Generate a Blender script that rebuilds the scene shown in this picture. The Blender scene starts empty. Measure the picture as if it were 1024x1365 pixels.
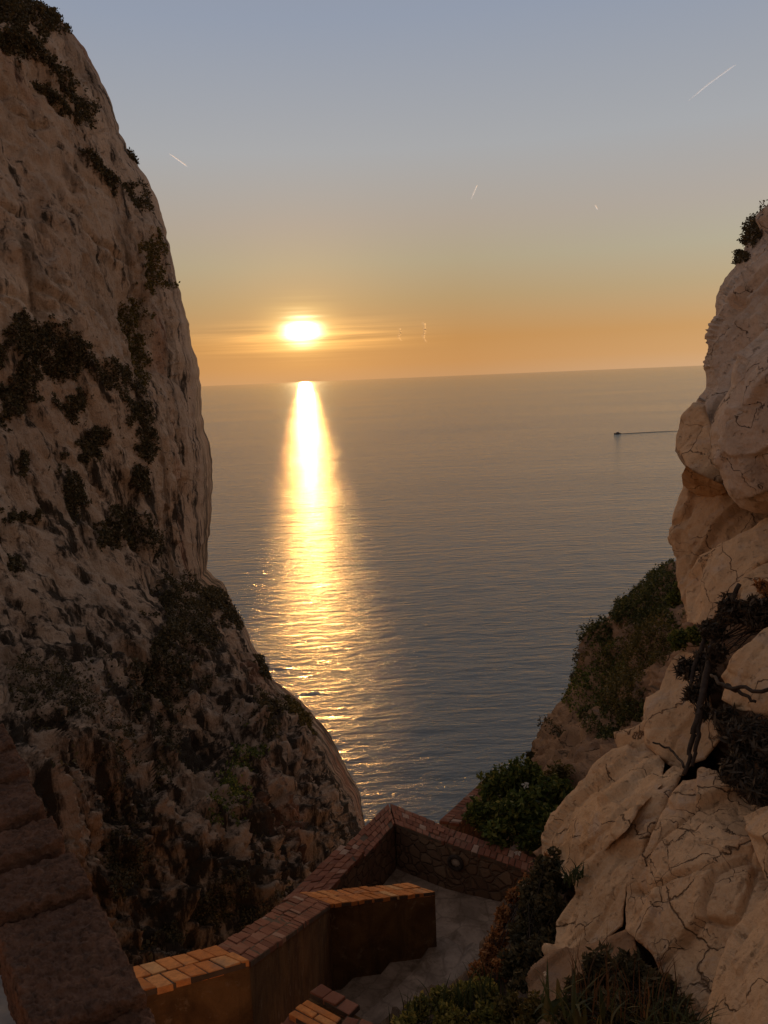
import bpy, math, random
import numpy as np
from mathutils import Vector, Matrix

random.seed(7)
RNG = np.random.default_rng(11)
SC = bpy.context.scene
COL = SC.collection

# ------------------------------------------------------------------ camera
F = 1051.0
PITCH = math.radians(9.65)
ROLL = math.radians(2.38)
CAM = np.array([0.0, 0.0, 100.0])
AF = np.array([0, math.cos(PITCH), -math.sin(PITCH)])
_r0 = np.array([1.0, 0, 0]); _u0 = np.array([0, math.sin(PITCH), math.cos(PITCH)])
AR = math.cos(ROLL) * _r0 - math.sin(ROLL) * _u0
AU = math.sin(ROLL) * _r0 + math.cos(ROLL) * _u0
SUN_AZ, SUN_EL = math.radians(-5.24), math.radians(3.55)

cd = bpy.data.cameras.new('camera'); cam = bpy.data.objects.new('camera', cd); COL.objects.link(cam)
m = Matrix.Identity(4)
for i in range(3):
    m[i][0] = AR[i]; m[i][1] = AU[i]; m[i][2] = -AF[i]; m[i][3] = CAM[i]
cam.matrix_world = m
cd.sensor_fit = 'VERTICAL'; cd.sensor_height = 36.0
cd.lens = 36.0 * F / 1365.0
cd.clip_start = 0.05; cd.clip_end = 200000
SC.camera = cam


def rays(px, py):
    px = np.asarray(px, float); py = np.asarray(py, float)
    return AF + np.multiply.outer((px - 512) / F, AR) + np.multiply.outer((682.5 - py) / F, AU)


def at(px, py, t):
    """a place in the world from its bearing and its distance ahead"""
    return CAM + rays(px, py) * np.asarray(t, float)[..., None]


def onz(px, py, z):
    d = rays(px, py); t = (z - 0.0) / d[2]
    return CAM + d * t


# ------------------------------------------------------------------ noise
_perm = np.random.default_rng(3).permutation(256)
_perm = np.concatenate([_perm, _perm, _perm])
_grad = np.random.default_rng(4).normal(size=(256, 3)); _grad /= np.linalg.norm(_grad, axis=1)[:, None]


def _h(i, j, k):
    return _perm[(_perm[(_perm[i & 255] + j) & 255] + k) & 255]


def perlin(p):
    p = np.asarray(p, float); i = np.floor(p).astype(int); f = p - i
    u = f * f * f * (f * (f * 6 - 15) + 10)
    res = 0
    for a in (0, 1):
        wa = u[:, 0] if a else 1 - u[:, 0]
        for b in (0, 1):
            wb = u[:, 1] if b else 1 - u[:, 1]
            for c in (0, 1):
                wc = u[:, 2] if c else 1 - u[:, 2]
                g = _grad[_h(i[:, 0] + a, i[:, 1] + b, i[:, 2] + c)]
                d = f - np.array([a, b, c])
                res = res + wa * wb * wc * (g * d).sum(1)
    return res * 1.5


def fbm(p, octaves=5, gain=0.5, lac=2.03):
    s = 0; a = 1.0; p = np.asarray(p, float).copy()
    for o in range(octaves):
        s = s + a * perlin(p + o * 17.3); a *= gain; p = p * lac
    return s


def ridged(p, octaves=4, gain=0.5):
    s = 0; a = 1.0; p = np.asarray(p, float).copy()
    for o in range(octaves):
        s = s + a * (1 - 2.2 * np.abs(perlin(p + o * 9.1))); a *= gain; p = p * 2.07
    return s


def facets(p, seed=0, tilt=0.5, off=0.35, crack=0.0, cw=0.06, bev=0.16):
    """chiselled stone: each cell of a jittered lattice gets its own tilted plane, bevelled into its neighbour; optional cracks between"""
    rr = np.random.default_rng(100 + seed)
    J = rr.random((256, 3)); T = rr.normal(size=(256, 3)); O = rr.normal(size=256)
    i = np.floor(p).astype(int); n = len(p)
    d1 = np.full(n, 9e9); d2 = np.full(n, 9e9); v1 = np.zeros(n); v2 = np.zeros(n)
    for a in (-1, 0, 1):
        for b in (-1, 0, 1):
            for c in (-1, 0, 1):
                q = i + np.array([a, b, c]); h = _h(q[:, 0], q[:, 1], q[:, 2])
                v = p - (q + J[h]); d = (v * v).sum(1)
                val = (v * T[h]).sum(1) * tilt + O[h] * off
                lt = d < d1; l2 = (~lt) & (d < d2)
                d2 = np.where(lt, d1, np.where(l2, d, d2)); v2 = np.where(lt, v1, np.where(l2, val, v2))
                v1 = np.where(lt, val, v1); d1 = np.where(lt, d, d1)
    e = np.sqrt(d2) - np.sqrt(d1); w_ = np.clip(e / bev, 0, 1); w_ = w_ * w_ * (3 - 2 * w_)
    out = v1 * (0.5 + 0.5 * w_) + v2 * (0.5 - 0.5 * w_)
    if crack:
        out = out - crack * np.exp(-(e / cw) ** 2)
    return out


# ------------------------------------------------------------------ mesh helpers
def mesh_obj(name, verts, faces, mat, parent=None, smooth=True):
    me = bpy.data.meshes.new(name)
    me.from_pydata([tuple(v) for v in np.asarray(verts).tolist()], [], faces)
    me.update()
    if smooth:
        me.polygons.foreach_set('use_smooth', [True] * len(me.polygons))
    me.materials.append(mat)
    o = bpy.data.objects.new(name, me); COL.objects.link(o)
    if parent is not None:
        o.parent = parent
        o.matrix_parent_inverse = Matrix.Translation(-parent.location)
    return o


def tag(o, label=None, cat=None, group=None, kind=None):
    if label: o['label'] = label
    if cat: o['category'] = cat
    if group: o['group'] = group
    if kind: o['kind'] = kind
    return o


def thing(name, label, cat, loc, group=None):
    o = bpy.data.objects.new(name, None); COL.objects.link(o)
    o.location = tuple(float(v) for v in loc); o.empty_display_size = 0.2
    return tag(o, label, cat, group)


def inside(px, py, poly):
    r = np.zeros(len(px), bool); n = len(poly)
    for k in range(n):
        x1, y1 = poly[k]; x2, y2 = poly[(k + 1) % n]
        if y1 == y2: continue
        c = ((y1 > py) != (y2 > py)) & (px < (x2 - x1) * (py - y1) / (y2 - y1) + x1)
        r ^= c
    return r


def edge_dist(px, py, poly):
    best = np.full(len(px), 9e9); bx = np.zeros(len(px)); by = np.zeros(len(px)); n = len(poly)
    for k in range(n):
        x1, y1 = poly[k]; x2, y2 = poly[(k + 1) % n]
        dx, dy = x2 - x1, y2 - y1; L = dx * dx + dy * dy
        if L == 0: continue
        s = np.clip(((px - x1) * dx + (py - y1) * dy) / L, 0, 1)
        qx = x1 + s * dx; qy = y1 + s * dy; d = (px - qx) ** 2 + (py - qy) ** 2
        lt = d < best
        best = np.where(lt, d, best); bx = np.where(lt, qx, bx); by = np.where(lt, qy, by)
    return np.sqrt(best), bx, by


def tps(ctrl):
    c = np.array(ctrl, float); X = c[:, :2] / 100.0; n = len(c)
    def U(d2): return np.where(d2 > 0, d2 * np.log(np.maximum(d2, 1e-12)) * 0.5, 0)
    K = U(((X[:, None] - X[None]) ** 2).sum(2)) + np.eye(n) * 0.02
    Pm = np.c_[np.ones(n), X]
    A = np.zeros((n + 3, n + 3)); A[:n, :n] = K; A[:n, n:] = Pm; A[n:, :n] = Pm.T
    b = np.zeros(n + 3); b[:n] = c[:, 2]
    w = np.linalg.lstsq(A, b, rcond=None)[0]
    def f(px, py):
        Q = np.c_[px, py] / 100.0; out = w[n] + Q @ w[n + 1:]
        for k in range(n):
            out = out + w[k] * U(((Q - X[k]) ** 2).sum(1))
        return out
    return f


def rough_poly(poly, seg=8, amp=1.5, seed=0):
    out = []; P = np.array(poly, float)
    for k in range(len(P)):
        a, b = P[k], P[(k + 1) % len(P)]; L = np.linalg.norm(b - a); n = max(1, int(L / seg))
        for q in range(n):
            out.append(a + (b - a) * q / n)
    out = np.array(out)
    q = np.c_[out / 22.0, np.full(len(out), seed * 3.7)]
    out[:, 0] += fbm(q, 3) * amp; out[:, 1] += fbm(q + 50, 3) * amp
    return out


def relief(name, poly, ctrl, step, roll_px, roll_d, thick, disp, mat, parent=None, jag=1.5, seed=0, shrink=0.88, rings=3):
    """a rock body: its outline seen from the viewpoint, a real curved front at its own distance, rounded edges, a back"""
    poly = rough_poly(poly, max(4, step * 2), jag, seed)
    x0, y0 = poly.min(0) - step * 2; x1, y1 = poly.max(0) + step * 2
    xs = np.arange(x0, x1, step); ys = np.arange(y0, y1, step)
    GX, GY = np.meshgrid(xs, ys); px = GX.ravel().copy(); py = GY.ravel().copy()
    ins = inside(px, py, poly)
    ny, nx = GX.shape; I = ins.reshape(ny, nx)
    cell = I[:-1, :-1] | I[1:, :-1] | I[:-1, 1:] | I[1:, 1:]
    idx = np.arange(ny * nx).reshape(ny, nx)
    q = np.stack([idx[:-1, :-1][cell], idx[1:, :-1][cell], idx[1:, 1:][cell], idx[:-1, 1:][cell]], 1)
    used = np.unique(q); re = np.full(ny * nx, -1); re[used] = np.arange(len(used)); q = re[q]
    px = px[used]; py = py[used]; ins = ins[used]
    d, bx, by = edge_dist(px, py, poly)
    px = np.where(ins, px, bx); py = np.where(ins, py, by); d = np.where(ins, d, 0)
    t = tps(ctrl)(px, py) if len(ctrl) > 1 else np.full(len(px), float(ctrl[0][2]))
    s = 1 - np.clip(d / roll_px, 0, 1)
    t = t + roll_d * (0.7 * s ** 2 + 0.3 * s ** 5)
    P = CAM + rays(px, py) * t[:, None]
    def normals(P):
        N = np.zeros_like(P); fn = np.cross(P[q[:, 2]] - P[q[:, 0]], P[q[:, 3]] - P[q[:, 1]])
        for k in range(4): np.add.at(N, q[:, k], fn)
        return N / np.maximum(np.linalg.norm(N, axis=1), 1e-9)[:, None]
    N = normals(P)
    P = P + N * (disp(P, N, px, py) * np.clip(0.12 + d / (0.45 * roll_px), 0, 1))[:, None]
    N = normals(P)
    # rim and back
    e = np.concatenate([q[:, [0, 1]], q[:, [1, 2]], q[:, [2, 3]], q[:, [3, 0]]])
    key = np.sort(e, 1); key = key[:, 0] * (len(P) + 1) + key[:, 1]
    uq, first, cnt = np.unique(key, return_index=True, return_counts=True)
    be = e[first[cnt == 1]]
    bv = np.unique(be); rb = np.full(len(P), -1); rb[bv] = np.arange(len(bv))
    cx, cy = px.mean(), py.mean()
    V = [P]; faces = q.tolist(); prev = bv; base = len(P)
    for k in range(1, rings + 1):
        fr = k / rings; sh = 1 - (1 - shrink) * fr * fr
        tb = t[bv] + thick * fr
        Pb = CAM + rays(cx + (px[bv] - cx) * sh, cy + (py[bv] - cy) * sh) * tb[:, None]
        Pb = Pb + fbm(Pb * 1.3 / max(thick, .3), 2)[:, None] * thick * 0.04
        V.append(Pb); cur = base + np.arange(len(bv))
        faces += np.stack([be[:, 1] if k == 1 else prev[rb[be[:, 1]]], be[:, 0] if k == 1 else prev[rb[be[:, 0]]],
                           cur[rb[be[:, 0]]], cur[rb[be[:, 1]]]], 1).tolist()
        prev = cur; base += len(bv)
    V.append(V[-1].mean(0)[None]);
    faces += [(int(prev[rb[b]]), int(prev[rb[a]]), base) for a, b in be]
    o = mesh_obj(name, np.concatenate(V), faces, mat, parent)
    return dict(o=o, px=px, py=py, P=P, N=N)


def tube(pts, rad, sides=6):
    pts = np.asarray(pts, float); n = len(pts); V = []; Fc = []
    rad = np.broadcast_to(rad, (n,))
    for k in range(n):
        tg = pts[min(k + 1, n - 1)] - pts[max(k - 1, 0)]; tg = tg / max(np.linalg.norm(tg), 1e-9)
        a = np.cross(tg, [0.3, 0.2, 0.93]); a /= max(np.linalg.norm(a), 1e-9); b = np.cross(tg, a)
        for s in range(sides):
            th = 2 * math.pi * s / sides
            V.append(pts[k] + rad[k] * (a * math.cos(th) + b * math.sin(th)))
    for k in range(n - 1):
        for s in range(sides):
            Fc.append((k * sides + s, k * sides + (s + 1) % sides, (k + 1) * sides + (s + 1) % sides, (k + 1) * sides + s))
    Fc.append(tuple(range(sides))[::-1]); Fc.append(tuple((n - 1) * sides + s for s in range(sides)))
    return np.array(V), Fc


class Acc:
    def __init__(self): self.V = []; self.F = []; self.n = 0
    def add(self, V, Fc):
        V = np.asarray(V, float)
        self.V.append(V); self.F += [tuple(int(i) + self.n for i in f) for f in Fc]; self.n += len(V)
    def build(self, name, mat, parent=None, smooth=False):
        return mesh_obj(name, np.concatenate(self.V), self.F, mat, parent, smooth)


def leaf_quads(C, size, rng, aspect=1.9, up=0.0, nrm=None):
    """one small folded leaf per point: two triangles-worth of faces each, randomly turned"""
    n = len(C)
    a = rng.normal(size=(n, 3)); a[:, 2] += up; a /= np.linalg.norm(a, axis=1)[:, None]
    b = rng.normal(size=(n, 3)); b -= (b * a).sum(1)[:, None] * a; b /= np.linalg.norm(b, axis=1)[:, None]
    s = size * rng.uniform(0.6, 1.4, n)[:, None]
    L = a * s * aspect * 0.5; W = b * s * 0.5
    V = np.stack([C - L, C + W * 0.9, C + L, C - W * 0.9], 1).reshape(-1, 3)
    Fc = (np.arange(n)[:, None] * 4 + np.arange(4)).tolist()
    return V, Fc


# ------------------------------------------------------------------ materials
def mat_new(name):
    mt = bpy.data.materials.new(name); mt.use_nodes = True
    nt = mt.node_tree
    for n in list(nt.nodes): nt.nodes.remove(n)
    out = nt.nodes.new('ShaderNodeOutputMaterial'); b = nt.nodes.new('ShaderNodeBsdfPrincipled')
    nt.links.new(b.outputs[0], out.inputs[0])
    b.inputs['Specular IOR Level'].default_value = 0.25
    return mt, nt, b, out


class NT:
    def __init__(s, nt): s.nt = nt
    def n(s, t, **kw):
        x = s.nt.nodes.new(t)
        for k, v in kw.items(): setattr(x, k, v)
        return x
    def l(s, a, b): s.nt.links.new(a, b)
    def coords(s, scale=(1, 1, 1), rot=(0, 0, 0), loc=(0, 0, 0), kind='Object'):
        tc = s.n('ShaderNodeTexCoord'); mp = s.n('ShaderNodeMapping')
        mp.inputs['Scale'].default_value = scale; mp.inputs['Rotation'].default_value = rot; mp.inputs['Location'].default_value = loc
        s.l(tc.outputs[kind], mp.inputs[0]); return mp.outputs[0]
    def noise(s, vec, scale, detail=6, rough=0.55, dist=0.0):
        x = s.n('ShaderNodeTexNoise'); x.inputs['Scale'].default_value = scale; x.inputs['Detail'].default_value = detail
        x.inputs['Roughness'].default_value = rough; x.inputs['Distortion'].default_value = dist; s.l(vec, x.inputs['Vector']); return x.outputs['Fac']
    def voro(s, vec, scale, feature='F1'):
        x = s.n('ShaderNodeTexVoronoi', feature=feature); x.inputs['Scale'].default_value = scale; s.l(vec, x.inputs['Vector']); return x
    def ramp(s, fac, stops, interp='LINEAR'):
        x = s.n('ShaderNodeValToRGB'); x.color_ramp.interpolation = interp; el = x.color_ramp.elements
        while len(el) < len(stops): el.new(0.5)
        for e, (p, c) in zip(el, stops):
            e.position = p; e.color = (*c, 1) if len(c) == 3 else c
        s.l(fac, x.inputs[0]); return x.outputs[0]
    def val(s, fac, a, b):
        x = s.n('ShaderNodeMapRange'); x.inputs[1].default_value = a; x.inputs[2].default_value = b; s.l(fac, x.inputs[0]); return x.outputs[0]
    def mix(s, fac, a, b, mode='MIX'):
        x = s.n('ShaderNodeMix', data_type='RGBA', blend_type=mode)
        for v, i in ((fac, 0), (a, 6), (b, 7)):
            if isinstance(v, (int, float)): x.inputs[i].default_value = v
            elif isinstance(v, tuple): x.inputs[i].default_value = (*v, 1)
            else: s.l(v, x.inputs[i])
        return x.outputs[2]
    def math(s, op, a, b=0.0, clamp=False):
        x = s.n('ShaderNodeMath', operation=op, use_clamp=clamp)
        for v, i in ((a, 0), (b, 1)):
            if isinstance(v, (int, float)): x.inputs[i].default_value = v
            else: s.l(v, x.inputs[i])
        return x.outputs[0]
    def bump(s, h, strength=0.5, dist=0.05, normal=None):
        x = s.n('ShaderNodeBump'); x.inputs['Strength'].default_value = strength; x.inputs['Distance'].default_value = dist
        s.l(h, x.inputs['Height'])
        if normal is not None: s.l(normal, x.inputs['Normal'])
        return x.outputs[0]


def rock_mat(name, light, dark, ochre, stain, sc, crack_scale=1.2, crack_w=0.012, bump=0.5, bdist=0.03, streak=0.0, zs=1.0, karst=False):
    mt, nt, b, out = mat_new(name); N = NT(nt)
    v = N.coords((1, 1, zs)); v0 = N.coords()
    big = N.noise(v, 0.9 * sc, 5, 0.6, 0.4); mid = N.noise(v, 5 * sc, 8, 0.65, 0.2); fine = N.noise(v0, 40 * sc, 6, 0.7)
    c = N.mix(N.val(big, 0.35, 0.68), dark, light)
    c = N.mix(N.math('MULTIPLY', N.val(N.noise(v, 0.55 * sc, 4, 0.6, 0.6), 0.52, 0.72), 0.5), c, ochre)
    c = N.mix(N.math('MULTIPLY', N.val(mid, 0.45, 0.75), 0.35), c, stain)
    c = N.mix(N.math('MULTIPLY', N.val(fine, 0.5, 0.75), 0.35), c, stain)
    if streak:
        vs = N.coords((1, 1, 0.12)); st = N.noise(vs, 2.2 * sc, 6, 0.65, 0.3)
        c = N.mix(N.math('MULTIPLY', N.val(st, 0.52, 0.66), streak), c, stain)
    # grey lichen blotches and small dark pits
    li = N.noise(v0, 2.6 * sc, 7, 0.7, 0.8); c = N.mix(N.math('MULTIPLY', N.val(li, 0.54, 0.66), 0.5), c, tuple(0.55 * x + 0.45 * sum(light) / 3 for x in dark))
    pt = N.noise(v0, 14 * sc, 5, 0.7, 0.4); c = N.mix(N.math('MULTIPLY', N.val(pt, 0.62, 0.72), 0.5), c, tuple(x * 0.6 for x in stain))
    if karst:  # black streaks and lichen; thickened lower down in place of haze lifting the top
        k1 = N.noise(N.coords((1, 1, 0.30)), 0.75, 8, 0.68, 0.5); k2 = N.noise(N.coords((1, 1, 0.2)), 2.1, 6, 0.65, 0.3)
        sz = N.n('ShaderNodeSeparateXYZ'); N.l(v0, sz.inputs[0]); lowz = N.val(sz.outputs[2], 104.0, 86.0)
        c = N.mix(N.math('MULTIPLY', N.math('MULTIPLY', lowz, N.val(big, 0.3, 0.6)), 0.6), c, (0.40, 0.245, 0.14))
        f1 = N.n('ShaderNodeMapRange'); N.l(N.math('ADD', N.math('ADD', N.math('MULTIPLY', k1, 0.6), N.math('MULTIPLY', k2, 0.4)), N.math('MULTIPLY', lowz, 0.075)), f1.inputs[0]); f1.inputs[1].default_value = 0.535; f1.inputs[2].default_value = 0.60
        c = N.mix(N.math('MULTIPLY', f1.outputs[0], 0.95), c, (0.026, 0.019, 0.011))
        # rusty iron seep
        rs = N.noise(N.coords((1, 1, 0.35)), 0.11, 4, 0.6, 0.5)
        c = N.mix(N.math('MULTIPLY', N.val(rs, 0.56, 0.68), 0.6), c, (0.42, 0.17, 0.085))
    # cracks: warped cell borders
    wv = N.n('ShaderNodeVectorMath', operation='ADD'); nz = N.n('ShaderNodeTexNoise'); nz.inputs['Scale'].default_value = 2.2 * crack_scale; nz.inputs['Detail'].default_value = 5
    N.l(v0, nz.inputs['Vector']); sc_ = N.n('ShaderNodeVectorMath', operation='SCALE'); sc_.inputs['Scale'].default_value = 0.55 / crack_scale
    N.l(nz.outputs['Color'], sc_.inputs[0]); N.l(v0, wv.inputs[0]); N.l(sc_.outputs[0], wv.inputs[1])
    vc = N.voro(wv.outputs[0], crack_scale, 'DISTANCE_TO_EDGE')
    wid = N.math('MULTIPLY', N.val(N.noise(v0, 1.1 * crack_scale, 3), 0.36, 0.58), crack_w)
    ck = N.n('ShaderNodeMapRange'); N.l(vc.outputs['Distance'], ck.inputs[0]); ck.inputs[1].default_value = 0.0
    N.l(N.math('ADD', wid, 0.0004), ck.inputs[2])
    crack = ck.outputs[0]
    if crack_w > 0.02:  # a second, finer network of hairline cracks
        vd = N.voro(wv.outputs[0], crack_scale * 2.7, 'DISTANCE_TO_EDGE'); w2 = N.math('MULTIPLY', N.val(N.noise(v0, 2.3 * crack_scale, 3), 0.45, 0.6), crack_w * 0.8)
        c2 = N.n('ShaderNodeMapRange'); N.l(vd.outputs['Distance'], c2.inputs[0]); N.l(N.math('ADD', w2, 0.0004), c2.inputs[2])
        crack = N.math('MINIMUM', crack, c2.outputs[0])
    if crack_w > 0: c = N.mix(N.math('SUBTRACT', 1.0, crack), c, tuple(x * 0.6 for x in stain))
    N.l(c, b.inputs['Base Color']); b.inputs['Roughness'].default_value = 0.92
    h = N.math('ADD', N.math('MULTIPLY', mid, 0.9), N.math('MULTIPLY', fine, 0.3))
    h = N.math('SUBTRACT', h, N.math('MULTIPLY', N.val(pt, 0.60, 0.70), 0.25))
    if crack_w > 0: h = N.math('ADD', h, N.math('MULTIPLY', crack, 0.5))
    N.l(N.bump(h, bump, bdist), b.inputs['Normal'])
    return mt


def leaf_mat(name, stops, trans=0.35, rough=0.6):
    mt, nt, b, out = mat_new(name); N = NT(nt)
    g = N.n('ShaderNodeNewGeometry')
    c = N.ramp(g.outputs['Random Per Island'], stops)
    N.l(c, b.inputs['Base Color']); b.inputs['Roughness'].default_value = rough
    tr = N.n('ShaderNodeBsdfTranslucent'); N.l(c, tr.inputs[0])
    mx = N.n('ShaderNodeMixShader'); mx.inputs[0].default_value = trans
    N.l(b.outputs[0], mx.inputs[1]); N.l(tr.outputs[0], mx.inputs[2]); N.l(mx.outputs[0], out.inputs[0])
    return mt


def simple_mat(name, col, rough=0.7, bump_scale=20, bump=0.3, bdist=0.01, col2=None, nscale=6):
    mt, nt, b, out = mat_new(name); N = NT(nt)
    v = N.coords(); n1 = N.noise(v, nscale, 6, 0.6)
    N.l(N.mix(N.val(n1, 0.35, 0.65), col, col2 or tuple(x * 0.6 for x in col)), b.inputs['Base Color'])
    b.inputs['Roughness'].default_value = rough
    N.l(N.bump(N.noise(v, bump_scale, 6, 0.65), bump, bdist), b.inputs['Normal'])
    return mt


M = {}
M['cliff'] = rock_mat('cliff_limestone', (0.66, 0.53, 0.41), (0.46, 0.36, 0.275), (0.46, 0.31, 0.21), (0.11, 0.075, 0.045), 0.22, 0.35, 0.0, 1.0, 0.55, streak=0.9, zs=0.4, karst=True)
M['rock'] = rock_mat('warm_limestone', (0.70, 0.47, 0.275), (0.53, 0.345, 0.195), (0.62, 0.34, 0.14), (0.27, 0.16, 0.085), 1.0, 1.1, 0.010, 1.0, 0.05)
M['rock_cracked'] = rock_mat('cracked_limestone', (0.68, 0.45, 0.26), (0.52, 0.33, 0.185), (0.6, 0.31, 0.13), (0.26, 0.15, 0.08), 1.0, 1.7, 0.021, 1.0, 0.05)
M['rock_far'] = rock_mat('grey_limestone', (0.66, 0.53, 0.42), (0.48, 0.37, 0.285), (0.56, 0.37, 0.2), (0.18, 0.12, 0.08), 0.6, 0.7, 0.008, 1.0, 0.09)
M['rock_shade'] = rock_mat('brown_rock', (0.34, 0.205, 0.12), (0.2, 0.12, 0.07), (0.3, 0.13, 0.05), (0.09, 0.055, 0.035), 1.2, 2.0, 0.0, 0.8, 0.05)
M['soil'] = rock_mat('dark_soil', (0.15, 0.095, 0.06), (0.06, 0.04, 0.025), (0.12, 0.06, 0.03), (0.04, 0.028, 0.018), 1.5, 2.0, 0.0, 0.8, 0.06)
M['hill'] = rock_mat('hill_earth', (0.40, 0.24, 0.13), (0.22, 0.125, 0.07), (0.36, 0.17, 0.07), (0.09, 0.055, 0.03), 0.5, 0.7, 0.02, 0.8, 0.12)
M['bark'] = simple_mat('dead_wood', (0.06, 0.045, 0.035), 0.9, 60, 0.6, 0.01, (0.025, 0.018, 0.014), 14)
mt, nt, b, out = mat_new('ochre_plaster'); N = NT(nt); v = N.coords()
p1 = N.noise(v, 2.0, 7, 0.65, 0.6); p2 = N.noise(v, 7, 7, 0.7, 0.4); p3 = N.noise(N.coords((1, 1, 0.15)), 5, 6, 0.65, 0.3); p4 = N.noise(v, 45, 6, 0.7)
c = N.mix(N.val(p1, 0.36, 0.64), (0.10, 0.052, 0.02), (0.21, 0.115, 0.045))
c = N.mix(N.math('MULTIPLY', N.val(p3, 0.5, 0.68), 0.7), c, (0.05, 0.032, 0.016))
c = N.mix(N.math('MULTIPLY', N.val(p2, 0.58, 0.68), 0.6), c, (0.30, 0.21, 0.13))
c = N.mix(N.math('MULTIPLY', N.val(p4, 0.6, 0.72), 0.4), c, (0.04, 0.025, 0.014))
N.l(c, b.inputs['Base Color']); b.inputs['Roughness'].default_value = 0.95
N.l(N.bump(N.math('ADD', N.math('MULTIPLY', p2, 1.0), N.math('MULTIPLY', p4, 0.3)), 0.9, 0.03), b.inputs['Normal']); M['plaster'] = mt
M['shrub_dark'] = leaf_mat('dark_scrub_leaf', [(0, (0.035, 0.032, 0.016)), (0.5, (0.075, 0.065, 0.03)), (1, (0.15, 0.115, 0.055))], 0.3)
M['shrub_green'] = leaf_mat('green_leaf', [(0, (0.035, 0.055, 0.014)), (0.6, (0.11, 0.145, 0.03)), (1, (0.28, 0.26, 0.06))], 0.4)
M['weed'] = leaf_mat('yellow_weed_leaf', [(0, (0.06, 0.07, 0.016)), (0.6, (0.21, 0.20, 0.045)), (1, (0.45, 0.36, 0.10))], 0.45)
M['shrub_olive'] = leaf_mat('olive_leaf', [(0, (0.05, 0.05, 0.015)), (0.6, (0.125, 0.10, 0.028)), (1, (0.22, 0.16, 0.05))], 0.35)
M['hill_green'] = leaf_mat('hill_leaf', [(0, (0.03, 0.04, 0.012)), (0.6, (0.08, 0.09, 0.025)), (1, (0.19, 0.17, 0.05))], 0.35)
M['dry'] = leaf_mat('dry_leaf', [(0, (0.09, 0.04, 0.015)), (0.6, (0.36, 0.155, 0.055)), (1, (0.55, 0.29, 0.12))], 0.5)
M['stalk'] = leaf_mat('brown_stalk', [(0, (0.05, 0.028, 0.014)), (1, (0.16, 0.085, 0.04))], 0.3)
M['grey_dry'] = leaf_mat('grey_twig_leaf', [(0, (0.03, 0.024, 0.018)), (0.6, (0.06, 0.048, 0.034)), (1, (0.12, 0.09, 0.06))], 0.15)
M['blade'] = leaf_mat('grass_blade', [(0, (0.02, 0.03, 0.01)), (0.75, (0.045, 0.06, 0.02)), (1, (0.14, 0.12, 0.055))], 0.3, 0.6)
M['petal'] = leaf_mat('pale_petal', [(0, (0.6, 0.55, 0.45)), (1, (0.8, 0.75, 0.65))], 0.4)


def brick_mat(name, stops):
    mt, nt, b, out = mat_new(name); N = NT(nt)
    g = N.n('ShaderNodeNewGeometry'); v = N.coords()
    c = N.ramp(g.outputs['Random Per Island'], stops)
    n1 = N.noise(v, 14, 7, 0.7); c = N.mix(N.math('MULTIPLY', N.val(n1, 0.4, 0.7), 0.55), c, (0.22, 0.085, 0.035))
    n2 = N.noise(v, 4, 5, 0.6); c = N.mix(N.math('MULTIPLY', N.val(n2, 0.55, 0.7), 0.5), c, (0.3, 0.2, 0.13))
    N.l(c, b.inputs['Base Color']); b.inputs['Roughness'].default_value = 0.9
    N.l(N.bump(N.noise(v, 55, 7, 0.7), 0.7, 0.012), b.inputs['Normal'])
    return mt


M['brick'] = brick_mat('sunlit_terracotta', [(0, (0.56, 0.20, 0.05)), (0.5, (0.72, 0.25, 0.065)), (0.8, (0.78, 0.31, 0.09)), (1, (0.76, 0.42, 0.17))])  # level tops: low sunlight brightened into the brick colour
M['shadebrick'] = brick_mat('shaded_brick', [(0, (0.16, 0.06, 0.038)), (0.6, (0.26, 0.10, 0.06)), (0.9, (0.3, 0.13, 0.08)), (1, (0.42, 0.3, 0.22))])  # unlit copings: shade put into a darker copy of the brick
mt, nt, b, out = mat_new('weathered_coping'); N = NT(nt); v = N.coords()
g1 = N.noise(v, 30, 8, 0.75); g2 = N.noise(v, 5, 6, 0.65, 0.4); g3 = N.noise(v, 110, 5, 0.7)
c = N.mix(N.val(g2, 0.36, 0.66), (0.12, 0.066, 0.044), (0.23, 0.12, 0.075))
c = N.mix(N.math('MULTIPLY', N.val(g1, 0.48, 0.66), 0.75), c, (0.045, 0.03, 0.022)); c = N.mix(N.math('MULTIPLY', N.val(g3, 0.55, 0.72), 0.45), c, (0.30, 0.21, 0.15))
N.l(c, b.inputs['Base Color']); b.inputs['Roughness'].default_value = 0.93
N.l(N.bump(N.math('ADD', N.math('MULTIPLY', g1, 1.0), N.math('MULTIPLY', g3, 0.35)), 1.0, 0.02), b.inputs['Normal']); M['coping'] = mt
M['mortar'] = simple_mat('mortar', (0.13, 0.09, 0.06), 0.95, 40, 0.5, 0.01)

# paving
mt, nt, b, out = mat_new('worn_paving'); N = NT(nt); v = N.coords()
n1 = N.noise(v, 1.6, 7, 0.65, 0.5)
c = N.mix(N.val(n1, 0.38, 0.66), (0.2, 0.15, 0.11), (0.4, 0.31, 0.235))
c = N.mix(N.math('MULTIPLY', N.val(N.noise(v, 9, 6, 0.7), 0.5, 0.7), 0.5), c, (0.13, 0.095, 0.07))
wv = N.n('ShaderNodeVectorMath', operation='ADD'); nz = N.n('ShaderNodeTexNoise'); nz.inputs['Scale'].default_value = 3; nz.inputs['Detail'].default_value = 4; N.l(v, nz.inputs['Vector'])
sc_ = N.n('ShaderNodeVectorMath', operation='SCALE'); sc_.inputs['Scale'].default_value = 0.18; N.l(nz.outputs['Color'], sc_.inputs[0]); N.l(v, wv.inputs[0]); N.l(sc_.outputs[0], wv.inputs[1])
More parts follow.
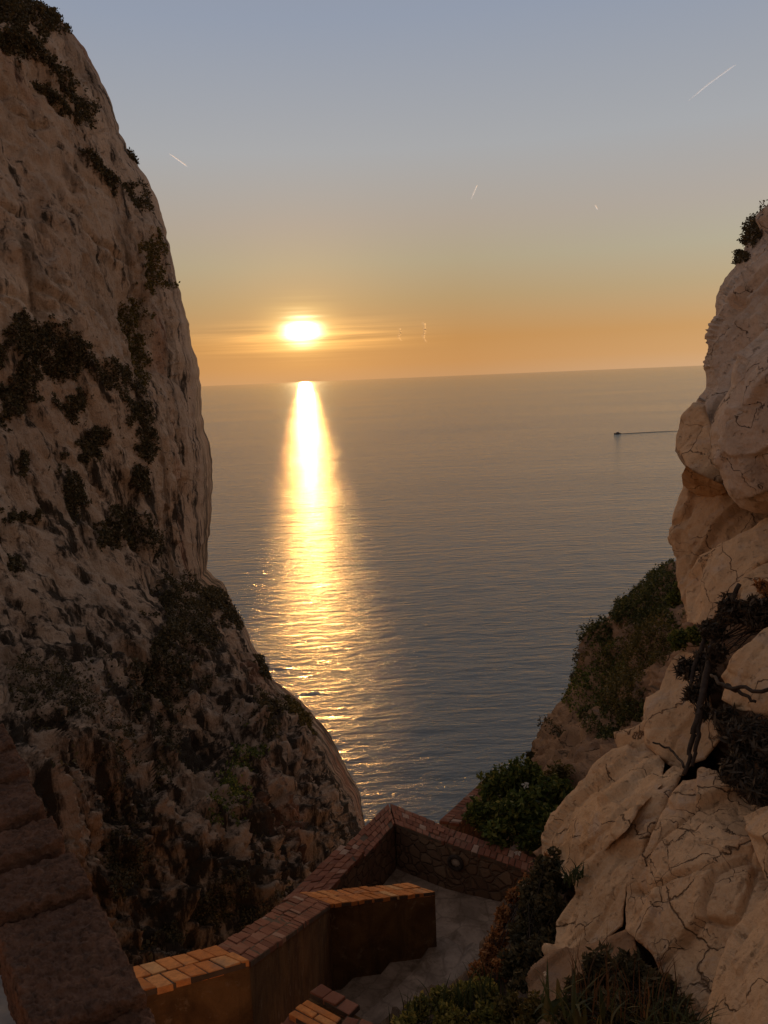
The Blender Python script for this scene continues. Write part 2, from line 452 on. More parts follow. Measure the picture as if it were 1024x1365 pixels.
vp = N.voro(wv.outputs[0], 2.3, 'DISTANCE_TO_EDGE'); jt = N.val(vp.outputs['Distance'], 0.01, 0.05)
c = N.mix(N.math('ADD', N.math('MULTIPLY', jt, 0.35), 0.65), (0.09, 0.065, 0.045), c); c = N.mix(N.math('MULTIPLY', N.val(N.noise(v, 3.5, 6, 0.7, 0.5), 0.52, 0.64), 0.7), c, (0.12, 0.085, 0.055))
N.l(c, b.inputs['Base Color']); b.inputs['Roughness'].default_value = 0.9
N.l(N.bump(N.math('ADD', N.noise(v, 18, 8, 0.7), N.math('MULTIPLY', jt, 0.15)), 0.5, 0.02), b.inputs['Normal']); M['paving'] = mt

# rubble masonry
mt, nt, b, out = mat_new('rubble_masonry'); N = NT(nt); v = N.coords((1, 1, 1.15))
wv = N.n('ShaderNodeVectorMath', operation='ADD'); nz = N.n('ShaderNodeTexNoise'); nz.inputs['Scale'].default_value = 5; N.l(v, nz.inputs['Vector'])
sc_ = N.n('ShaderNodeVectorMath', operation='SCALE'); sc_.inputs['Scale'].default_value = 0.12; N.l(nz.outputs['Color'], sc_.inputs[0]); N.l(v, wv.inputs[0]); N.l(sc_.outputs[0], wv.inputs[1])
ve = N.voro(wv.outputs[0], 5.0, 'DISTANCE_TO_EDGE'); vcol = N.voro(wv.outputs[0], 5.0, 'F1')
st = N.ramp(N.n('ShaderNodeSeparateColor').outputs[0], [(0, (0, 0, 0)), (1, (1, 1, 1))])
sp = N.n('ShaderNodeSeparateColor'); N.l(vcol.outputs['Color'], sp.inputs[0])
stone = N.ramp(sp.outputs[0], [(0, (0.14, 0.085, 0.052)), (0.5, (0.19, 0.12, 0.073)), (1, (0.25, 0.17, 0.105))])
stone = N.mix(N.math('MULTIPLY', N.noise(v, 25, 6, 0.7), 0.4), stone, (0.1, 0.06, 0.035))
e = N.val(ve.outputs['Distance'], 0.02, 0.11)
N.l(N.mix(e, (0.13, 0.085, 0.052), stone), b.inputs['Base Color']); b.inputs['Roughness'].default_value = 0.95
hh = N.math('ADD', N.math('MULTIPLY', e, 1.0), N.math('MULTIPLY', N.noise(v, 25, 6, 0.7), 0.35))
N.l(N.bump(hh, 0.9, 0.04), b.inputs['Normal']); M['rubble'] = mt

# water
mt, nt, b, out = mat_new('sea_water'); N = NT(nt)
b.inputs['Base Color'].default_value = (0.042, 0.062, 0.066, 1); b.inputs['IOR'].default_value = 1.33
b.inputs['Specular IOR Level'].default_value = 0.5
v1 = N.coords((0.4, 1, 1), (0, 0, math.radians(-13))); v2 = N.coords((0.3, 1, 1), (0, 0, math.radians(9)))
w_mid = N.noise(v2, 0.42, 3, 0.5, 0.4); w_small = N.noise(v1, 1.9, 4, 0.6, 0.5)
patch = N.noise(N.coords((0.25, 1, 1), (0, 0, math.radians(-6))), 0.004, 5, 0.6, 0.8)
amp = N.val(patch, 0.36, 0.66)
h = N.math('ADD', N.math('MULTIPLY', w_mid, 0.42), N.math('MULTIPLY', w_small, 0.165))
h = N.math('MULTIPLY', h, N.math('ADD', N.math('MULTIPLY', amp, 0.5), 0.75))
swell = N.noise(N.coords((0.3, 1, 1), (0, 0, math.radians(-10))), 0.075, 3, 0.6, 0.6)
h = N.math('ADD', h, N.math('MULTIPLY', swell, 0.55))
swell2 = N.noise(N.coords((0.3, 1, 1), (0, 0, math.radians(-4))), 0.022, 3, 0.6, 0.6)
h = N.math('ADD', h, N.math('MULTIPLY', swell2, 1.0))
swell3 = N.noise(N.coords((0.26, 1, 1), (0, 0, math.radians(-12))), 0.15, 3, 0.5, 0.8)
h = N.math('ADD', h, N.math('MULTIPLY', swell3, 0.62))
N.l(N.bump(h, 1.0, 1.0), b.inputs['Normal'])
N.l(N.math('ADD', N.math('MULTIPLY', amp, 0.05), 0.075), b.inputs['Roughness'])
nrm = b.inputs['Normal'].links[0].from_socket; rgh = b.inputs['Roughness'].links[0].from_socket
fr = N.n('ShaderNodeFresnel'); fr.inputs[0].default_value = 1.33; N.l(nrm, fr.inputs['Normal'])
gl = N.n('ShaderNodeBsdfGlossy'); N.l(nrm, gl.inputs['Normal']); N.l(rgh, gl.inputs['Roughness']); gl.inputs[0].default_value = (1, 1, 1, 1)
dfw = N.n('ShaderNodeBsdfDiffuse'); dfw.inputs[0].default_value = (0.12, 0.135, 0.135, 1); N.l(nrm, dfw.inputs['Normal'])
mxw = N.n('ShaderNodeMixShader'); N.l(N.math('MULTIPLY', fr.outputs[0], 0.86), mxw.inputs[0]); N.l(dfw.outputs[0], mxw.inputs[1]); N.l(gl.outputs[0], mxw.inputs[2]); N.l(mxw.outputs[0], out.inputs[0])
nt.nodes.remove(b); M['water'] = mt

# ------------------------------------------------------------------ world: evening sky
w = bpy.data.worlds.new('World'); SC.world = w; w.use_nodes = True
nt = w.node_tree
for n in list(nt.nodes): nt.nodes.remove(n)
N = NT(nt)
wo = N.n('ShaderNodeOutputWorld'); bg = N.n('ShaderNodeBackground'); N.l(bg.outputs[0], wo.inputs[0])
sky = N.n('ShaderNodeTexSky', sky_type='NISHITA'); sky.sun_disc = False
sky.sun_elevation = SUN_EL; sky.sun_rotation = SUN_AZ; sky.altitude = 100
sky.air_density = 1.0; sky.dust_density = 2.0; sky.ozone_density = 2.0


def lin(c):
    return tuple((x / 255 / 12.92) if x <= 10 else ((x / 255 + 0.055) / 1.055) ** 2.4 for x in c)


tc = N.n('ShaderNodeTexCoord'); D = tc.outputs['Generated']
sx = N.n('ShaderNodeSeparateXYZ'); N.l(D, sx.inputs[0])
elev = N.math('MULTIPLY', N.math('ARCSINE', sx.outputs[2]), 180 / math.pi)
fe = N.val(elev, -2.0, 62.0)
def E_(d): return (d + 2.0) / 64.0
base = N.ramp(fe, [(0, lin((150, 108, 74))), (E_(0.0), lin((194, 146, 100))), (E_(1.0), lin((193, 141, 88))), (E_(2.6), lin((188, 137, 82))), (E_(5.4), lin((177, 149, 108))),
                   (E_(7.9), lin((173, 159, 131))), (E_(10.5), lin((172, 160, 146))), (E_(15), lin((165, 166, 168))), (E_(22.6), lin((145, 154, 171))), (E_(35), lin((132, 136, 150))), (1, lin((126, 126, 134)))])
dt = N.n('ShaderNodeVectorMath', operation='DOT_PRODUCT'); N.l(D, dt.inputs[0]); dt.inputs[1].default_value = (math.sin(SUN_AZ), math.cos(SUN_AZ), 0)
side = N.val(dt.outputs['Value'], -0.9, 0.95)
base = N.mix(1.0, base, N.ramp(side, [(0, (0.62, 0.46, 0.35)), (0.5, (1.06, 0.88, 0.74)), (0.93, (1, 1, 1)), (1, (1, 1, 1))]), 'MULTIPLY')
# angle to the sun, flattened so that the low sun spreads along the haze layers
ds = N.n('ShaderNodeVectorMath', operation='DOT_PRODUCT'); N.l(D, ds.inputs[0])
ds.inputs[1].default_value = (math.sin(SUN_AZ) * math.cos(SUN_EL), math.cos(SUN_AZ) * math.cos(SUN_EL), math.sin(SUN_EL))
ang = N.math('MULTIPLY', N.math('ARCCOSINE', N.math('MINIMUM', ds.outputs['Value'], 0.9999999)), 180 / math.pi)
def gauss(x, sig): return N.math('POWER', 2.718, N.math('MULTIPLY', N.math('POWER', N.math('DIVIDE', x, sig), 2.0), -1.0))
def scol(fac, col):
    x = N.n('ShaderNodeVectorMath', operation='SCALE'); x.inputs[0].default_value = col; N.l(fac, x.inputs['Scale']); return x.outputs[0]
def vadd(a, b):
    x = N.n('ShaderNodeVectorMath', operation='ADD'); N.l(a, x.inputs[0]); N.l(b, x.inputs[1]); return x.outputs[0]
# long thin cloud bars lying across the sun
cv = N.n('ShaderNodeMapping'); N.l(D, cv.inputs[0]); cv.inputs['Scale'].default_value = (3.5, 3.5, 150.0)
bars = N.noise(cv.outputs[0], 1.0, 4, 0.55, 0.25)
low = gauss(N.math('SUBTRACT', elev, 3.0), 0.9)
near = gauss(ang, 5.5)
barm = N.math('MULTIPLY', N.math('MULTIPLY', low, near), N.val(bars, 0.42, 0.70))
azd = N.math('SUBTRACT', N.math('MULTIPLY', N.math('ARCTAN2', sx.outputs[0], sx.outputs[1]), 180 / math.pi), math.degrees(SUN_AZ))
eld = N.math('SUBTRACT', elev, math.degrees(SUN_EL))
wob = N.math('MULTIPLY', N.math('SUBTRACT', bars, 0.5), 1.5)
rad = N.math('SQRT', N.math('ADD', N.math('POWER', N.math('DIVIDE', azd, 1.55), 2.0), N.math('POWER', N.math('ADD', eld, wob), 2.0)))
core = gauss(rad, 0.62); halo = gauss(rad, 1.35); wide = gauss(ang, 5.5)
rt = N.val(N.math('MULTIPLY', N.math('ARCTAN2', sx.outputs[0], sx.outputs[1]), 180 / math.pi), 6.0, 28.0)
base = N.mix(N.math('MULTIPLY', rt, gauss(elev, 9.0)), base, N.mix(1.0, base, (1.22, 1.42, 1.75), 'MULTIPLY'))
tot = base
tot = vadd(tot, scol(barm, (0.95, 0.48, 0.12)))
tot = vadd(tot, scol(wide, (0.13, 0.06, 0.012)))
tot = vadd(tot, scol(halo, (0.65, 0.42, 0.12)))
tot = vadd(tot, scol(core, (7.0, 6.0, 3.6)))
nis = N.n('ShaderNodeVectorMath', operation='SCALE'); N.l(sky.outputs[0], nis.inputs[0]); nis.inputs['Scale'].default_value = 0.0025
tot = vadd(tot, nis.outputs[0])
N.l(tot, bg.inputs[0]); bg.inputs[1].default_value = 1.0

sd = bpy.data.lights.new('sun', 'SUN'); sd.energy = 0.26; sd.angle = math.radians(0.6); sd.color = (1.0, 0.47, 0.12)
so = bpy.data.objects.new('sun', sd); COL.objects.link(so)
SUN = Vector((math.sin(SUN_AZ) * math.cos(SUN_EL), math.cos(SUN_AZ) * math.cos(SUN_EL), math.sin(SUN_EL)))
so.rotation_euler = SUN.to_track_quat('Z', 'Y').to_euler(); so.location = (0, 50, 140)

SC.view_settings.view_transform = 'Standard'; SC.view_settings.look = 'None'
SC.view_settings.exposure = 0.0; SC.view_settings.gamma = 1.0
SC.cycles.use_denoising = True
SC.cycles.denoising_prefilter = 'ACCURATE'
SC.cycles.denoising_input_passes = 'RGB_ALBEDO_NORMAL'

# ------------------------------------------------------------------ sea
rr = [60.0]
while rr[-1] < 90000:
    r = rr[-1]; rr.append(r + max(0.9, min(r * r / (100 * F) * 2.0, r * 0.06)))
rr = np.array(rr); az = np.radians(np.linspace(-75, 75, 620))
RR, AZ = np.meshgrid(rr, az, indexing='ij')
X = RR * np.sin(AZ); Y = RR * np.cos(AZ); Zs = np.zeros_like(X)
dr = np.gradient(rr)[:, None]; da = RR * (az[1] - az[0])
wr = np.random.default_rng(21)
for k in range(60):
    lam = 2.5 * (6.0 ** wr.random()); th = math.radians(90 + 12 + wr.normal() * 24); kx = math.cos(th) * 2 * math.pi / lam; ky = math.sin(th) * 2 * math.pi / lam
    fil = np.clip((lam / np.maximum(dr, da * 0.5) - 2.2) / 2.5, 0, 1)
    Zs += 0.0009 * lam * fil * np.sin(kx * X + ky * Y + wr.random() * 6.28)
V = np.stack([X, Y, Zs], 2).reshape(-1, 3); nr, na = X.shape
ix = np.arange(nr * na).reshape(nr, na)
Q = np.stack([ix[:-1, :-1], ix[:-1, 1:], ix[1:, 1:], ix[1:, :-1]], 2).reshape(-1, 4)
tag(mesh_obj('sea', V, Q.tolist(), M['water']), 'calm rippled sea reaching the horizon with a golden sun path', None, None, 'structure')
# ------------------------------------------------------------------ the great cliff across the gorge
def d_cliff(P, N, px, py):
    low = np.clip((py - 800) / 160.0, 0, 1)
    vert = P * np.array([1, 1, 0.28])
    q = P + 0.9 * np.stack([fbm(P / 4, 3), fbm(P / 4 + 31, 3), fbm(P / 4 + 67, 3)], 1)
    d = fbm(P / 9, 2) * 0.7
    d += facets(q * np.array([1, 1, 0.4]) / 4.5, 1, 0.35, 0.3, 0.3, 0.05) * 0.6
    d += facets(q * np.array([1, 1, 0.45]) / 1.7, 3, 0.4, 0.3, 0.25, 0.06) * (0.26 + 0.12 * low)
    d += (ridged(vert / 1.5, 4) - 0.6) * (0.17 + 0.2 * low)
    # seams that slant down across the upper face
    s = (P[:, 0] * 0.62 + P[:, 2] * 0.78) / 3.4 + fbm(P / 5, 3) * 0.5
    d -= np.exp(-((s - np.round(s)) / 0.07) ** 2) * 0.4 * np.clip((700 - py) / 300, 0, 1) * np.clip(fbm(P / 3 + 9, 2) * 3 + .5, 0, 1)
    d += facets(q / np.array([0.6, 0.6, 1.2]), 2, 0.5, 0.4, 0.3, 0.1) * (0.09 + 0.14 * low)
    d += fbm(P / np.array([0.6, 0.6, 1.3]), 4, 0.62) * (0.11 + 0.22 * low)
    return d


cliff_poly = [(-330, -220), (-60, -60), (10, -4), (45, 5), (75, 25), (100, 45), (116, 70), (128, 95), (145, 130), (158, 178), (170, 200), (190, 232), (205, 262), (216, 290),
              (226, 330), (235, 365), (243, 400), (250, 430), (249, 445), (256, 475), (260, 505), (262, 560), (270, 600), (272, 650), (270, 700), (266, 735), (265, 772),
              (285, 785), (310, 822), (330, 855), (348, 885), (366, 918), (386, 936), (405, 958), (424, 988), (440, 1016), (455, 1044), (474, 1080), (486, 1115), (502, 1180), (520, 1300), (480, 1560), (-330, 1560)]
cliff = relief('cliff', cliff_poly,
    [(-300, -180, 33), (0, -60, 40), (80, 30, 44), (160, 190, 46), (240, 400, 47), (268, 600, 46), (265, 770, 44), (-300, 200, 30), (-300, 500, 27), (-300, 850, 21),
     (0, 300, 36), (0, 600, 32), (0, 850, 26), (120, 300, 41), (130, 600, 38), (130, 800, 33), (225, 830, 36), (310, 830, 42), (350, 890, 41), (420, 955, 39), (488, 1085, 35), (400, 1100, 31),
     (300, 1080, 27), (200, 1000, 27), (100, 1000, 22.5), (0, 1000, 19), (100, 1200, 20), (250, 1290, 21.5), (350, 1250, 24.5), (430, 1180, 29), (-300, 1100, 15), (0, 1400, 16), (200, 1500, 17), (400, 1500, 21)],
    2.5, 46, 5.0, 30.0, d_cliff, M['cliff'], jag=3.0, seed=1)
tag(cliff['o'], 'towering pale limestone cliff with dark scrub rising left of the sun', 'cliff', None, 'structure')


# ------------------------------------------------------------------ rock blocks
def d_block(s, amp=1.0, seed=0, crack=0.12):
    def f(P, N, px, py):
        q = P + 0.05 * s * np.stack([fbm(P / s, 3), fbm(P / s + 31, 3), fbm(P / s + 67, 3)], 1)
        ax = np.array([0.70, 0.15, 0.70]); ax /= np.linalg.norm(ax)          # the bedding runs up to the right
        def bed(k): return q - (q @ ax)[:, None] * ax * (1 - k)
        d = facets(bed(0.45) / (s * 0.8), seed, 0.42, 0.45, crack, 0.03, 0.05) * 0.15 * s
        d += facets(bed(0.5) / (s * 0.34), seed + 40, 0.45, 0.40, crack * 0.6, 0.03, 0.06) * 0.055 * s
        d += facets(bed(0.6) / (s * 0.13), seed + 80, 0.5, 0.35, 0, 0.03, 0.10) * 0.017 * s
        d += fbm(P / (s * 0.9), 2) * 0.04 * s + fbm(P / (s * 0.12), 5, 0.65) * 0.010 * s
        return d * amp
    return f


def block(poly, ctrl, thick, s, label, mat='rock', step=2.4, roll=16, rd=None, seed=0, amp=1.0, name='rock', cat='rock', group='weathered limestone blocks on the slope', crack=0.30, jag=2.0):
    t0 = np.mean([c[2] for c in ctrl])
    roll = max(6, roll * 0.62)
    poly = [(x + 160 if x >= 1290 else x, y) for x, y in poly]
    pl = np.array(poly, float); ce = pl.mean(0); pl = ce + (pl - ce) * (1.0 + 1.5 / np.abs(pl - ce).max(0))
    r = relief(name, pl.tolist(), ctrl, step, roll, rd if rd else roll * t0 / F * 0.9, thick, d_block(s, amp, seed, crack), M[mat], jag=jag, seed=seed + 5)
    tag(r['o'], label, cat, group)
    return r


up = block([(1300, 150), (1110, 215), (1024, 283), (1003, 305), (990, 335), (975, 362), (965, 380), (955, 397), (952, 427), (946, 457), (938, 491), (941, 516), (928, 535), (908, 556), (902, 593), (916, 622), (940, 700), (1000, 760), (1300, 780)],
    [(1024, 285, 16.5), (955, 400, 16), (940, 500, 15), (902, 593, 13.6), (1010, 420, 14.2), (1010, 600, 13), (1150, 300, 13), (1300, 150, 13), (1300, 700, 9.5), (1150, 550, 11)], 5.0, 1.0,
    'tall broken cliff shoulder topping the pale rocks on the right', 'rock_far', 2.0, 26, 1.4, 1, 1.35, name='cliff_shoulder', cat='cliff', group=None, crack=0.3, jag=2.5)
up['o']['kind'] = 'structure'
block([(909, 556), (921, 541), (938, 545), (950, 575), (954, 600), (966, 640), (958, 646), (935, 634), (916, 620), (902, 594)], [(902, 594, 12.4), (950, 560, 12.3), (966, 640, 11.6), (916, 620, 11.9)], 1.2, 0.8,
    'brown wedge of rock with a sharp left point above the open sea', 'rock', 2.0, 9, None, 2, 0.6)
block([(916, 622), (936, 636), (962, 647), (968, 655), (950, 662), (928, 658), (911, 646), (909, 634)], [(910, 640, 11.9), (966, 652, 11.3)], 1.0, 0.7,
    'small rounded block tucked under the wedge with the sharp left point', 'rock', 2.0, 12, None, 3, 0.5)
block([(1300, 380), (1100, 405), (1024, 440), (1003, 458), (985, 474), (976, 498), (974, 515), (962, 535), (950, 560), (945, 580), (951, 610), (962, 636), (970, 660), (986, 676), (1008, 684), (1060, 690), (1300, 700)],
    [(974, 500, 9.8), (946, 580, 10.2), (965, 640, 9.6), (1024, 440, 9.6), (1010, 560, 8.9), (1024, 680, 9.3), (1100, 550, 7.9), (1300, 400, 7), (1300, 680, 6.6)], 2.2, 1.3,
    'huge smooth grey boulder overhanging the cluster of pale rocks', 'rock_far', 2.2, 22, 0.5, 4, 0.75)
block([(1060, 690), (1024, 686), (985, 672), (962, 655), (938, 655), (912, 648), (898, 685), (896, 712), (903, 742), (901, 765), (911, 800), (918, 834), (940, 832), (1000, 780), (1060, 740)],
    [(898, 690, 12.6), (905, 770, 12.0), (920, 830, 11.2), (960, 660, 12.1), (1050, 700, 11.2), (990, 730, 11.2)], 1.6, 0.7,
    'tall fluted rock with a bright sloping ridge under the overhanging boulder', 'rock', 2.0, 10, None, 5, 1.1)
block([(1300, 640), (1080, 662), (1024, 692), (990, 712), (958, 728), (932, 742), (920, 765), (915, 790), (914, 815), (924, 831), (945, 832), (962, 812), (985, 782), (1030, 745), (1300, 700)],
    [(918, 770, 9.9), (920, 828, 9.4), (960, 800, 9.0), (1024, 700, 9.4), (1024, 740, 8.7), (1300, 650, 7.6), (1300, 700, 7.2)], 1.6, 0.9,
    'broad slanting slab with a rounded lower nose above the mossy bush', 'rock', 2.0, 12, None, 6, 0.7)
block([(1300, 700), (1040, 742), (1003, 760), (986, 776), (978, 796), (990, 812), (1030, 815), (1300, 800)], [(985, 780, 8.4), (1024, 800, 7.9), (1300, 750, 6.9)], 1.2, 0.6,
    'rusty stained block behind the dry twigs beside the slanting slab', 'rock', 2.0, 10, None, 7, 0.8)
block([(1300, 780), (1080, 815), (1024, 837), (1010, 846), (1001, 857), (978, 872), (962, 902), (968, 912), (961, 932), (984, 946), (1040, 950), (1300, 960)],
    [(978, 872, 6.9), (962, 905, 7.0), (984, 940, 6.6), (1024, 838, 6.9), (1024, 900, 6.4), (1300, 800, 5.6), (1300, 940, 5.4)], 1.0, 0.7,
    'pale triangular boulder with a flat grey top at the frame edge', 'rock', 2.2, 14, None, 8, 0.6)
block([(889, 892), (880, 920), (862, 930), (859, 952), (861, 990), (880, 1012), (908, 1028), (940, 1010), (960, 985), (950, 950), (940, 918), (930, 872), (910, 868), (897, 880)],
    [(862, 940, 8.8), (890, 890, 9.0), (862, 990, 8.5), (910, 1020, 8.0), (940, 960, 8.0), (930, 880, 8.6)], 1.2, 0.7,
    'smooth block with a pale rounded shoulder below the tangled roots', 'rock', 2.0, 14, None, 9, 0.6)
block([(819, 976), (843, 972), (856, 965), (862, 952), (890, 960), (890, 1010), (860, 1012), (826, 1002)], [(820, 980, 9.8), (860, 965, 9.5), (880, 1005, 9.2)], 0.9, 0.6,
    'flat faced block wedged left of the smooth shouldered block', 'rock', 2.0, 8, None, 10, 0.5)
block([(780, 1040), (790, 1020), (815, 1000), (835, 996), (850, 1005), (860, 1020), (820, 1050), (780, 1060)], [(785, 1040, 9.4), (840, 1000, 9.2), (830, 1040, 9.0)], 0.8, 0.45,
    'low rubbly rock peeking over the long lit ridge', 'rock', 2.0, 9, None, 11, 0.8)
block([(723, 1114), (733, 1093), (752, 1074), (776, 1043), (800, 1030), (826, 1017), (848, 1004), (864, 995), (874, 1002), (884, 1018), (880, 1045), (852, 1078), (836, 1105), (803, 1134), (776, 1152), (762, 1170), (738, 1156), (725, 1142)],
    [(725, 1120, 8.6), (776, 1043, 8.9), (866, 998, 8.6), (870, 1040, 7.6), (800, 1080, 7.7), (770, 1150, 7.6)], 1.2, 0.55,
    'long sunlit ridge rock with a layered top beside the garden bush', 'rock', 1.8, 12, None, 12, 1.1)
block([(763, 1170), (780, 1148), (808, 1130), (838, 1105), (853, 1078), (876, 1040), (896, 1022), (912, 1024), (902, 1050), (884, 1085), (866, 1122), (850, 1152), (836, 1184), (830, 1234), (803, 1257), (765, 1268), (738, 1274), (744, 1228), (768, 1190)],
    [(768, 1170, 7.3), (740, 1265, 6.9), (830, 1230, 6.4), (850, 1080, 7.3), (905, 1030, 7.5), (800, 1180, 6.8)], 1.1, 0.5,
    'stepped pale rock running down in front of the sunlit ridge', 'rock', 1.8, 10, None, 13, 1.0)
face = block([(833, 1186), (838, 1165), (850, 1148), (864, 1122), (880, 1088), (896, 1058), (912, 1040), (942, 1038), (975, 1052), (1000, 1072), (1040, 1080), (1300, 1060), (1300, 1480), (960, 1480), (905, 1330), (868, 1270), (834, 1238)],
    [(835, 1190, 6.0), (836, 1238, 5.8), (912, 1042, 6.5), (1000, 1075, 6.0), (930, 1160, 5.5), (900, 1290, 5.2), (1024, 1200, 5.0), (1300, 1080, 4.6), (1300, 1450, 3.8), (960, 1450, 4.6)], 1.5, 0.75,
    'largest cracked rock face filling the lower right corner', 'rock_cracked', 1.8, 14, None, 14, 0.8, crack=0.55)
block([(992, 1088), (1010, 1078), (1040, 1070), (1300, 1040), (1300, 1190), (1060, 1186), (1026, 1176), (1008, 1140)], [(995, 1090, 5.6), (1024, 1120, 5.2), (1030, 1175, 5.0), (1300, 1100, 4.2)], 0.7, 0.45,
    'blocky corner stone above the cracked rock face below the dark dry bush', 'rock', 1.8, 9, None, 15, 0.8)
block([(940, 1345), (948, 1312), (958, 1275), (980, 1235), (1010, 1205), (1050, 1190), (1300, 1160), (1300, 1520), (950, 1520)], [(945, 1330, 4.6), (985, 1235, 4.75), (1024, 1300, 4.2), (1300, 1200, 3.8), (1300, 1500, 3.3), (950, 1500, 4.0)], 0.8, 0.5,
    'pinkish rounded rock at the very bottom right corner', 'rock', 1.8, 10, 0.08, 16, 0.8)
block([(704, 1310), (714, 1288), (740, 1270), (790, 1258), (838, 1238), (850, 1270), (820, 1330), (760, 1400), (716, 1400)], [(710, 1300, 6.4), (830, 1245, 6.1), (760, 1390, 5.5)], 0.8, 0.5,
    'brown shaded stone at the foot of the stepped pale rock', 'hill', 2.0, 14, None, 17, 0.7)


# ------------------------------------------------------------------ slopes and ground
def d_earth(s, a):
    def f(P, N, px, py):
        return a * (fbm(P / s, 4, 0.6) * 0.5 + facets(P / (s * 0.6), 9, 0.4, 0.3) * 0.25 + fbm(P / (s * .15), 4, 0.6) * 0.12)
    return f


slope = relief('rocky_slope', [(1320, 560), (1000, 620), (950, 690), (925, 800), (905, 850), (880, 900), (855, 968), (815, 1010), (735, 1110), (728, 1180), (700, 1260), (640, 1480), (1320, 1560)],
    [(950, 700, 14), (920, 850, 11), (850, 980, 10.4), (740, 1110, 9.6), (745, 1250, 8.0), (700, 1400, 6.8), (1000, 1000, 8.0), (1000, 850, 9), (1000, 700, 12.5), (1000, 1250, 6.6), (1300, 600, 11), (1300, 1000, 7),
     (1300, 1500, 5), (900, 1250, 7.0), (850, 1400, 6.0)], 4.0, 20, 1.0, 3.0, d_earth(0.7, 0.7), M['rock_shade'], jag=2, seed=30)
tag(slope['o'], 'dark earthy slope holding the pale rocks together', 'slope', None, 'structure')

hill = relief('hillside', [(1000, 700), (930, 745), (893, 752), (862, 775), (832, 800), (800, 832), (775, 868), (764, 900), (745, 935), (722, 975), (704, 1005), (690, 1040), (650, 1060), (640, 1150), (760, 1180), (1000, 1100)],
    [(895, 752, 26), (830, 802, 26), (775, 868, 25), (722, 975, 23.5), (700, 1010, 22), (920, 850, 18), (850, 950, 17), (760, 1000, 18.5), (700, 1090, 16.5), (900, 1050, 14)], 2.6, 22, 2.4, 9.0,
    d_earth(2.2, 0.8), M['hill'], jag=2.5, seed=31)
tag(hill['o'], 'steep orange earth hillside dropping to the sea', 'hillside', None, 'structure')

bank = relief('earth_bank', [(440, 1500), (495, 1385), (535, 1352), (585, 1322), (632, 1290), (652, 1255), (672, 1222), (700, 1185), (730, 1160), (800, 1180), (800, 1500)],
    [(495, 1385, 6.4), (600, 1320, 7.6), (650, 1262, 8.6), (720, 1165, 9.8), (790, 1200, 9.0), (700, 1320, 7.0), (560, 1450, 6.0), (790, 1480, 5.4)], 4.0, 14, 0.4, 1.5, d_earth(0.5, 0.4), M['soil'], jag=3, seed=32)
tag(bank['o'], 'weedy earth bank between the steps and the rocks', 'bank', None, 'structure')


# ------------------------------------------------------------------ masonry
def lerp(a, b, t): return a + (b - a) * t


def box8(A, top, dz_or_bottom, jitter=0.0):
    """hexahedron from a top quad (4 world points) and a thickness"""
    top = np.asarray(top, float); bot = top.copy(); bot[:, 2] -= dz_or_bottom
    V = np.concatenate([top, bot]); V = V + RNG.normal(size=V.shape) * jitter
    c = top.mean(0); n = np.cross(top[1] - top[0], top[2] - top[1])
    Fc = [(0, 1, 2, 3), (7, 6, 5, 4), (0, 4, 5, 1), (1, 5, 6, 2), (2, 6, 7, 3), (3, 7, 4, 0)]
    if n[2] < 0: Fc = [f[::-1] for f in Fc]
    A.add(V, Fc)


def coping(parent, quad, nu, nv, thick, mat, gap=0.012, split=None):
    """bricks laid across the top of a wall; quad runs a-b along, d-c the other edge"""
    a, b, c, d = [np.asarray(q, float) for q in quad]
    A = Acc(); Lu = np.linalg.norm(b - a); Lv = np.linalg.norm(d - a)
    for j in range(nv):
        v0 = j / nv + gap / Lv / 2; v1 = (j + 1) / nv - gap / Lv / 2
        off = 0.5 * (j % 2)
        for i in range(-1, nu + 1):
            u0 = (i + off) / nu + gap / Lu / 2; u1 = (i + 1 + off) / nu - gap / Lu / 2
            u0 = max(u0, 0); u1 = min(u1, 1)
            if u1 - u0 < 0.15 / nu: continue
            P = lambda u, v: lerp(lerp(a, b, u), lerp(d, c, u), v)
            q = np.array([P(u0, v0), P(u1, v0), P(u1, v1), P(u0, v1)]); q[:, 2] += RNG.normal() * 0.006; q += RNG.normal(size=q.shape) * 0.0035
            box8(A, q, thick)
    o = A.build('brick_coping', M[mat], parent)
    bv = o.modifiers.new('bevel', 'BEVEL'); bv.width = 0.008; bv.segments = 2
    # bedding mortar just under the bricks
    A2 = Acc(); m4 = np.array([a, b, c, d]); ce = m4.mean(0); m4 = ce + (m4 - ce) * 0.985; m4[:, 2] -= 0.014
    box8(A2, m4, thick - 0.018); A2.build('mortar_bed', M['mortar'], o)
    return o


def inset(quads, amt):
    return [np.asarray(q, float) for q in quads]


def wall_body(parent, quads, bottom, drop, mat, name='wall_body', shrink=0.94):
    A = Acc()
    for k, q in enumerate(quads):
        q = np.array(q, float)
        w0 = (q[0] + q[3]) / 2; w1 = (q[1] + q[2]) / 2
        q = np.array([lerp(w0, q[0], shrink), lerp(w1, q[1], shrink), lerp(w1, q[2], shrink), lerp(w0, q[3], shrink)])
        n = 14; 
        for i in range(n):
            u0, u1 = i / n, (i + 1) / n
            s = np.array([lerp(q[0], q[1], u0), lerp(q[0], q[1], u1), lerp(q[3], q[2], u1), lerp(q[3], q[2], u0)]); s[:, 2] -= drop
            V = np.concatenate([s, np.c_[s[:, :2], np.full(4, bottom)]])
            Fc = [(0, 1, 2, 3), (0, 4, 5, 1), (2, 6, 7, 3)]
            if i == 0: Fc.append((3, 7, 4, 0))
            if i == n - 1: Fc.append((1, 5, 6, 2))
            A.add(V, Fc)
    o = A.build(name, M[mat], parent)
    return o


Zf = 100.0
# parapet that steps down beside the stairs: level, sloping, level
zA, zB = Zf - 5.0, Zf - 7.5


